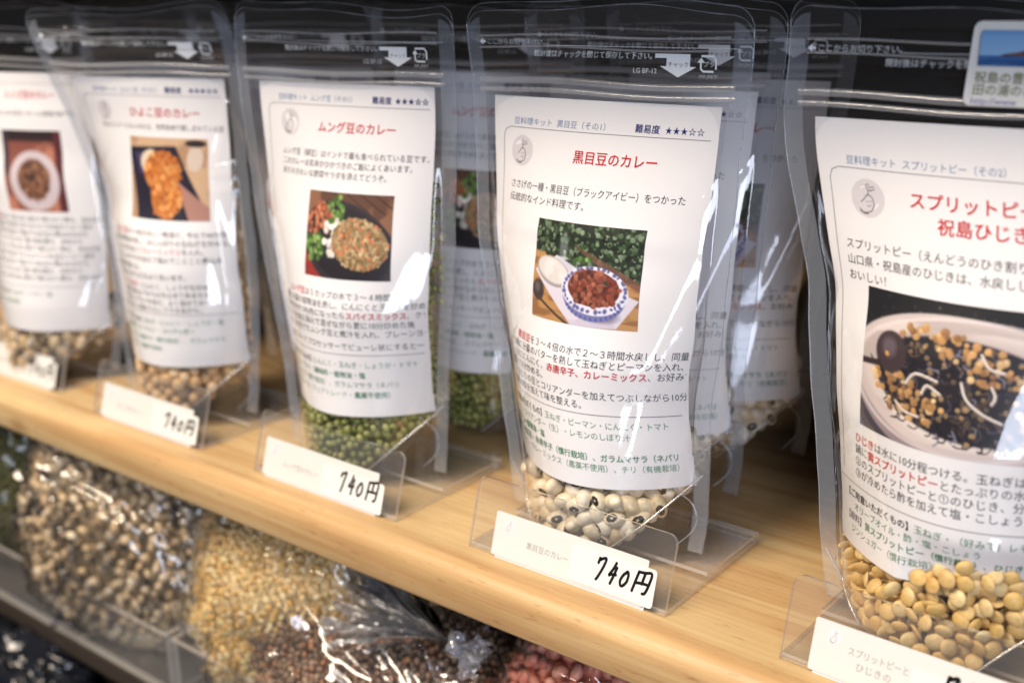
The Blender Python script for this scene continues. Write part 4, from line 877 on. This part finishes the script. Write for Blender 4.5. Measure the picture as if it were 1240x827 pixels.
def make_card(loc, rz, x0, x1, sx0, sx1, name_lines, label, seed=0, price=True, strip=True, sz=(1.8, 18.2)):
    r = empty('price_card', loc, rz); tag(r, label, 'price card', 'white price cards on the acrylic stands')
    k = SL/SH; nn = np.array([0, -1, k])/math.hypot(1, k); L = math.hypot(1, k); rng = np.random.RandomState(seed)
    def at(x, z, d): return np.array((x/1000, z/1000*k, z/1000+.0003))+nn*d
    def slab(nm, pts, d0, d1, mat, parent):
        A = [at(x, z, d0) for x, z in pts]; B = [at(x, z, d1) for x, z in pts]; n = len(A)
        return meshobj(nm, A+B, [tuple(range(n-1, -1, -1)), tuple(range(n, 2*n))]+[(i, (i+1) % n, (i+1) % n+n, i+n) for i in range(n)], mat, parent)
    def rounded(a, b, c, d, q, tilt=0):
        P = []
        for cx_, cz_, a0 in ((b-q, c+q, -90), (b-q, d-q, 0), (a+q, d-q, 90), (a+q, c+q, 180)):
            for s in range(5): an = math.radians(a0+s*22.5); P.append((cx_+q*math.cos(an), cz_+q*math.sin(an)+tilt*(cx_-a)))
        return P
    slab('backing_card', [(x0+2, -1.6), (x1+1.0, -1.6), (x1-.4, 16), (x0+2, 16)], .00015, .00035, M['under_card'], r)
    slab('card_sheet', rounded(x0, x1, .6, 20.8, .8), .00045, .00085, M['card'], r)
    ink = Ink(lambda x, y, lift: np.array([at(a, b, .00087+lift*.3) for a, b in zip(x, 21-np.asarray(y))]))
    bean_logo(ink, x0+8.5, 5.5, 3.0, 'logo_print', 'cardgrey', 'pale')
    for i, (t, xx, yy, wd) in enumerate(name_lines): ink.text('name_print#%d' % i, t, xx, yy, 3.5, 'cardgrey', width=wd)
    ink.flush(r)
    if price:
        ps = slab('price_sticker', rounded(sx0, sx1, sz[0], sz[1], 1.6, -.008), .0010, .00125, M['sticker'], r)
        ik = Ink(lambda x, y, lift: np.array([at(a, b, .00127+lift*.3) for a, b in zip(x, 21-np.asarray(y))]))
        x = sx0+13.4+rng.uniform(-.8, .6); hh = 9.4*rng.uniform(.9, 1.08); slant = rng.uniform(.4, 1.6)
        for ch, wd in (('7', 5.9), ('4', 5.7), ('0', 5.6), ('E', 8.0)):
            for stx in MARK[ch]:
                P = [(x+q[0]*wd+rng.uniform(-.22, .22)+(q[1]-.5)*slant, 21-(6.2+rng.uniform(-.2, .2)+q[1]*hh*(1 if ch != '0' else .85))) for q in stx]
                P = smoothpts(P); ik.line('handwriting', P, 1.3, 'marker')
                for e in (P[0], P[-1]): ik.disc('handwriting', e[0], e[1], .65, 'marker', .00014, n=10)
            x += wd+(.5 if ch != '0' else 1.6)
        ik.flush(ps)
    return r
ST = [(-.593, .004, .026), (-.432, -.001, .008), (-.273, -.001, -.007), (-.116, .001, -.004), (.047, .001, -.029)]
names = ['far left', 'second from the left', 'under the mung bean pouch', 'under the sharp black-eyed pea pouch', 'under the split pea pouch at the right']
for i, (x, y, a) in enumerate(ST):
    make_stand((x, y, 0), a, 'clear acrylic stand '+['at the far left under the pouch with the white dish photo', 'under the chickpea pouch', 'under the front mung bean pouch', 'under the sharp black-eyed pea pouch', 'at the lower right under the split pea pouch'][i])
CL = ['white price card at the far left, its name and price hardly readable', 'white price card reading 740円 below the chickpea pouch', 'white price card reading 740円 below the front mung bean pouch', 'white price card with 黒目豆のカレー and 740円 below the sharpest pouch', 'white card with スプリットピーと at the bottom right, price sticker cut off']
make_card((ST[0][0], ST[0][1], 0), ST[0][2], 12, 98, 60, 104, [('レンズ豆のカレー', 25, 11, 26)], CL[0], 1)
make_card((ST[1][0], ST[1][1], 0), ST[1][2], 9.5, 100, 62, 106, [('ひよこ豆のカレー', 25, 11.4, 27)], CL[1], 2)
make_card((ST[2][0], ST[2][1], 0), ST[2][2], 8, 96, 56, 101, [('ムング豆のカレー', 24, 11.6, 28)], CL[2], 3, sz=(1.2, 16.5))
make_card((ST[3][0], ST[3][1], 0), ST[3][2], 14.5, 99, 59.8, 104, [('黒目豆のカレー', 34, 11.4, 24)], CL[3], 4)
make_card((ST[4][0], ST[4][1], 0), ST[4][2], 12.5, 100, 52, 104, [('スプリットピーと', 27, 8.6, 24), ('ひじきの', 31, 13.4, 14)], CL[4], 5, price=True, sz=(1.0, 14.5))

# ------------------------------------------------------------------ clear trays on the lower shelf
def tray(x0, x1, label):
    r = empty('acrylic_tray', (x0, 0, -.192)); tag(r, label, 'tray', 'clear acrylic trays on the lower shelf'); w_ = x1-x0; H = .045
    acr_box('front_panel', r, 0, w_, 0, .003, 0, H, 'y'); acr_box('base_panel', r, .003, w_-.003, .0032, .23, 0, .003, 'z')
    for xx in (0, w_-.003): acr_box('side_panel', r, xx, xx+.003, .0032, .23, .0005, H, 'x')
tray(-.684, -.532, 'clear acrylic tray at the lower left edge holding a bag of green beans')
tray(-.525, -.383, 'clear acrylic tray holding the bag of mottled beans')
tray(-.378, -.236, 'clear acrylic tray holding the bag of yellow split beans')
tray(-.231, -.086, 'clear acrylic tray hidden below the bag of brown lentils')
tray(-.081, .064, 'clear acrylic tray below the bag of pinkish red beans')

# ------------------------------------------------------------------ bulk bags
def fib(n):
    i = np.arange(n)+.5; ph = np.arccos(1-2*i/n); th = math.pi*(1+5**.5)*i; return np.column_stack([np.cos(th)*np.sin(ph), np.sin(th)*np.sin(ph), np.cos(ph)])
def lump(D, seed, amp):
    th = np.arctan2(D[:, 1], D[:, 0])*2+10; return 1+amp*(noise2(D[:, 0]*2.2+9, D[:, 2]*2.2+D[:, 1]*1.7+9, seed, 2)-.5)
def bulk_bag(name, label, loc, rad, rot, kind, sub, mat, n, size, seed, power=.8, amp=.35, taper=0.0, film=True):
    r = empty(name, loc); tag(r, label, 'bag of beans', 'clear plastic bags of loose beans on the lower shelf')
    Rm = np.array(Matrix.Rotation(rot[2], 3, 'Z') @ Matrix.Rotation(rot[1], 3, 'Y') @ Matrix.Rotation(rot[0], 3, 'X'))
    def S(D, k=1.0):
        E = np.sign(D)*np.abs(D)**power; E = E*lump(D, seed, amp)[:, None]; E = E*np.array([1-taper*0, 1, 1]); tz = (1+taper*E[:, 2]); E = E*np.column_stack([tz, tz, np.ones(len(tz))])
        return (E*np.array(rad)*k) @ Rm.T
    rng = np.random.RandomState(seed); tv, tf = bean_template(kind, sub); allV = []; allF = []
    for lay, k in ((0, 1.0), (1, .955)):
        D = fib(n); D += rng.normal(0, .5/math.sqrt(n), D.shape); D /= np.linalg.norm(D, axis=1)[:, None]; P = S(D, k)
        q = rng.normal(size=(n, 4)); q /= np.linalg.norm(q, axis=1)[:, None]; a, b, c, d = q.T
        R_ = np.stack([np.stack([1-2*(c*c+d*d), 2*(b*c-a*d), 2*(b*d+a*c)], 1), np.stack([2*(b*c+a*d), 1-2*(b*b+d*d), 2*(c*d-a*b)], 1), np.stack([2*(b*d-a*c), 2*(c*d+a*b), 1-2*(b*b+c*c)], 1)], 1)
        sc = size*rng.uniform(.85, 1.15, n); VV = np.einsum('nij,vj->nvi', R_, tv)*sc[:, None, None]+P[:, None, :]
        base_ = sum(len(x) for x in allV); allV.append(VV.reshape(-1, 3)); allF.append((tf[None]+(np.arange(n)*len(tv))[:, None, None]).reshape(-1, 3)+base_)
    o = fastmesh('loose_beans', np.concatenate(allV), np.concatenate(allF), mat, r); o['kind'] = 'stuff'
    D, F = ico(4); cm = fastmesh('bean_core', S(D, .92), F, mat, r)
    if film:
        nu, nv = 150, 110; th, ph = np.meshgrid(np.linspace(0, 2*math.pi, nu), np.linspace(.02, math.pi-.02, nv), indexing='ij'); th, ph = th.ravel(), ph.ravel()
        D = np.column_stack([np.cos(th)*np.sin(ph), np.sin(th)*np.sin(ph), np.cos(ph)]); D[D == 0] = 1e-9
        rid = lambda sx, sy, s: 1-np.abs(2*noise2(D[:, 0]*sx+D[:, 1]*sy*.7+30, D[:, 2]*sy+D[:, 1]*sx*.6+30, seed+s, 2)-1)
        P = S(D, 1.0); ln = np.linalg.norm(P, axis=1)[:, None]; P = P*(1+(.0028*size+.001+.0075*rid(4, 2.5, 1)[:, None]**6+.0035*rid(8, 12, 2)[:, None]**7)/ln)
        fastmesh('bag_film', P, grid_faces(nu, nv), M['crinkle'], r)
    return r
bulk_bag('bulk_bag', 'large clear bag of cream and black mottled beans in the lower left tray', (-.462, .050, -.116), (.098, .054, .088), (.1, .15, .2), 'big', 1, M['mottle'], 1250, .84, 1, .85, .3)
bulk_bag('bulk_bag', 'clear bag of yellow split beans sagging to a point left of the brown lentils', (-.298, .050, -.108), (.112, .046, .064), (0, -.62, .1), 'moong', 1, M['moong'], 2600, 1.0, 2, .95, .3)
bulk_bag('bulk_bag', 'narrow clear bag of orange split beans squeezed between the mottled and yellow ones', (-.366, .066, -.100), (.028, .040, .085), (0, .25, 0), 'moong', 1, M['moong'], 1100, 1.0, 12, .95, .2)
lentil_bag = bulk_bag('bulk_bag', 'clear bag of small brown lentils with a twisted shiny neck, lower middle', (-.208, .045, -.166), (.125, .062, .080), (0, .08, 0), 'lentil', 1, M['lentil'], 5200, .82, 3, .9, .25)
bulk_bag('bulk_bag', 'clear bag of pinkish red beans below the price card of the sharp pouch', (-.040, .048, -.116), (.085, .050, .074), (0, .12, 0), 'big', 2, M['redbean'], 700, .8, 4, .9, .2)
bulk_bag('bulk_bag', 'clear bag of olive green beans at the lower left border', (-.640, .062, -.105), (.085, .050, .078), (0, .2, 0), 'mung', 1, M['greenbean'], 2400, 1.1, 6, .9, .2)

# twisted neck of the lentil bag
nk = lentil_bag; NKO = np.array((-.132, .006, -.062))-np.array((-.208, .045, -.166))      # the tied neck is part of the lentil bag
def fan(nm, r0, r1, spread, direc, seed, folds, amp, up):
    nu, nv = 260, 50; ph, rr = np.meshgrid(np.linspace(-1, 1, nu), np.linspace(0, 1, nv), indexing='ij'); ph, rr = ph.ravel(), rr.ravel()
    d = np.array(direc, float); d /= np.linalg.norm(d); upv = np.array(up, float); sd = np.cross(d, upv); sd /= np.linalg.norm(sd); upv = np.cross(sd, d)
    R = r0+(r1-r0)*rr*(1-.30*noise2(ph*6+9, ph*0+3, seed, 3)); an = (ph+.10*(noise2(ph*4+20, rr*3+5, seed+7, 2)-.5)*rr*2)*spread*(.3+.7*rr**.7)
    h = amp*(.25+rr)*(np.sin(ph*folds+2*noise2(ph*8+5, rr*2+2, seed+1, 2))+.6*np.sin(ph*folds*2.3+seed)+1.1*(noise2(ph*24+40, rr*7+9, seed+2, 3)-.5)*2+1.4*rr*(noise2(ph*5+60, rr*3+9, seed+4, 2)-.5)*2)
    P = (R*np.cos(an))[:, None]*d+(R*np.sin(an))[:, None]*sd+h[:, None]*upv-(.012*np.abs(ph)**2*rr)[:, None]*upv
    return fastmesh(nm, P+NKO, grid_faces(nu, nv), M['neck'], nk)
fan('gathered_film', .004, .105, .42, (-1, .05, .02), 1, 20, .0042, (.35, -.75, .55)); fan('gathered_film', .004, .100, .36, (-1, .18, -.10), 5, 17, .0050, (.35, -.75, .55)); fan('loose_end', .002, .022, 1.25, (1, .0, -.25), 9, 9, .0035, (.45, -.8, .35))
V, F = tube_vf([(.001+.0015*math.sin(3*t), .0045*math.cos(t), .0045*math.sin(t)) for t in np.linspace(0, 6.1, 20)], .0028, 6); meshobj('tie', V, F, M['neck'], nk, smooth=True, loc=tuple(NKO))
# black plastic bags under the trays at the lower left
for i, (x, y, z, rx) in enumerate([(-.56, -.02, -.262, .10), (-.40, -.03, -.272, .09)]):
    nu, nv = 90, 60; th, ph = np.meshgrid(np.linspace(0, 2*math.pi, nu), np.linspace(.02, math.pi-.02, nv), indexing='ij'); th, ph = th.ravel(), ph.ravel()
    D = np.column_stack([np.cos(th)*np.sin(ph), np.sin(th)*np.sin(ph), np.cos(ph)]); rid = 1-np.abs(2*noise2(D[:, 0]*4+20, D[:, 2]*5+D[:, 1]*4+20, 40+i, 3)-1)
    o = fastmesh('black_plastic_bag', D*np.array((rx, .045, .045))*(1+.35*rid[:, None]**2), grid_faces(nu, nv), M['blackplastic']); o.location = (x, y, z)
    tag(o, ['crumpled black plastic bag under the mottled bean tray at the lower left corner', 'second crumpled black plastic bag, right of the corner one, under the yellow bean tray'][i], 'plastic bag')
bpy.data.objects.remove(_fo)
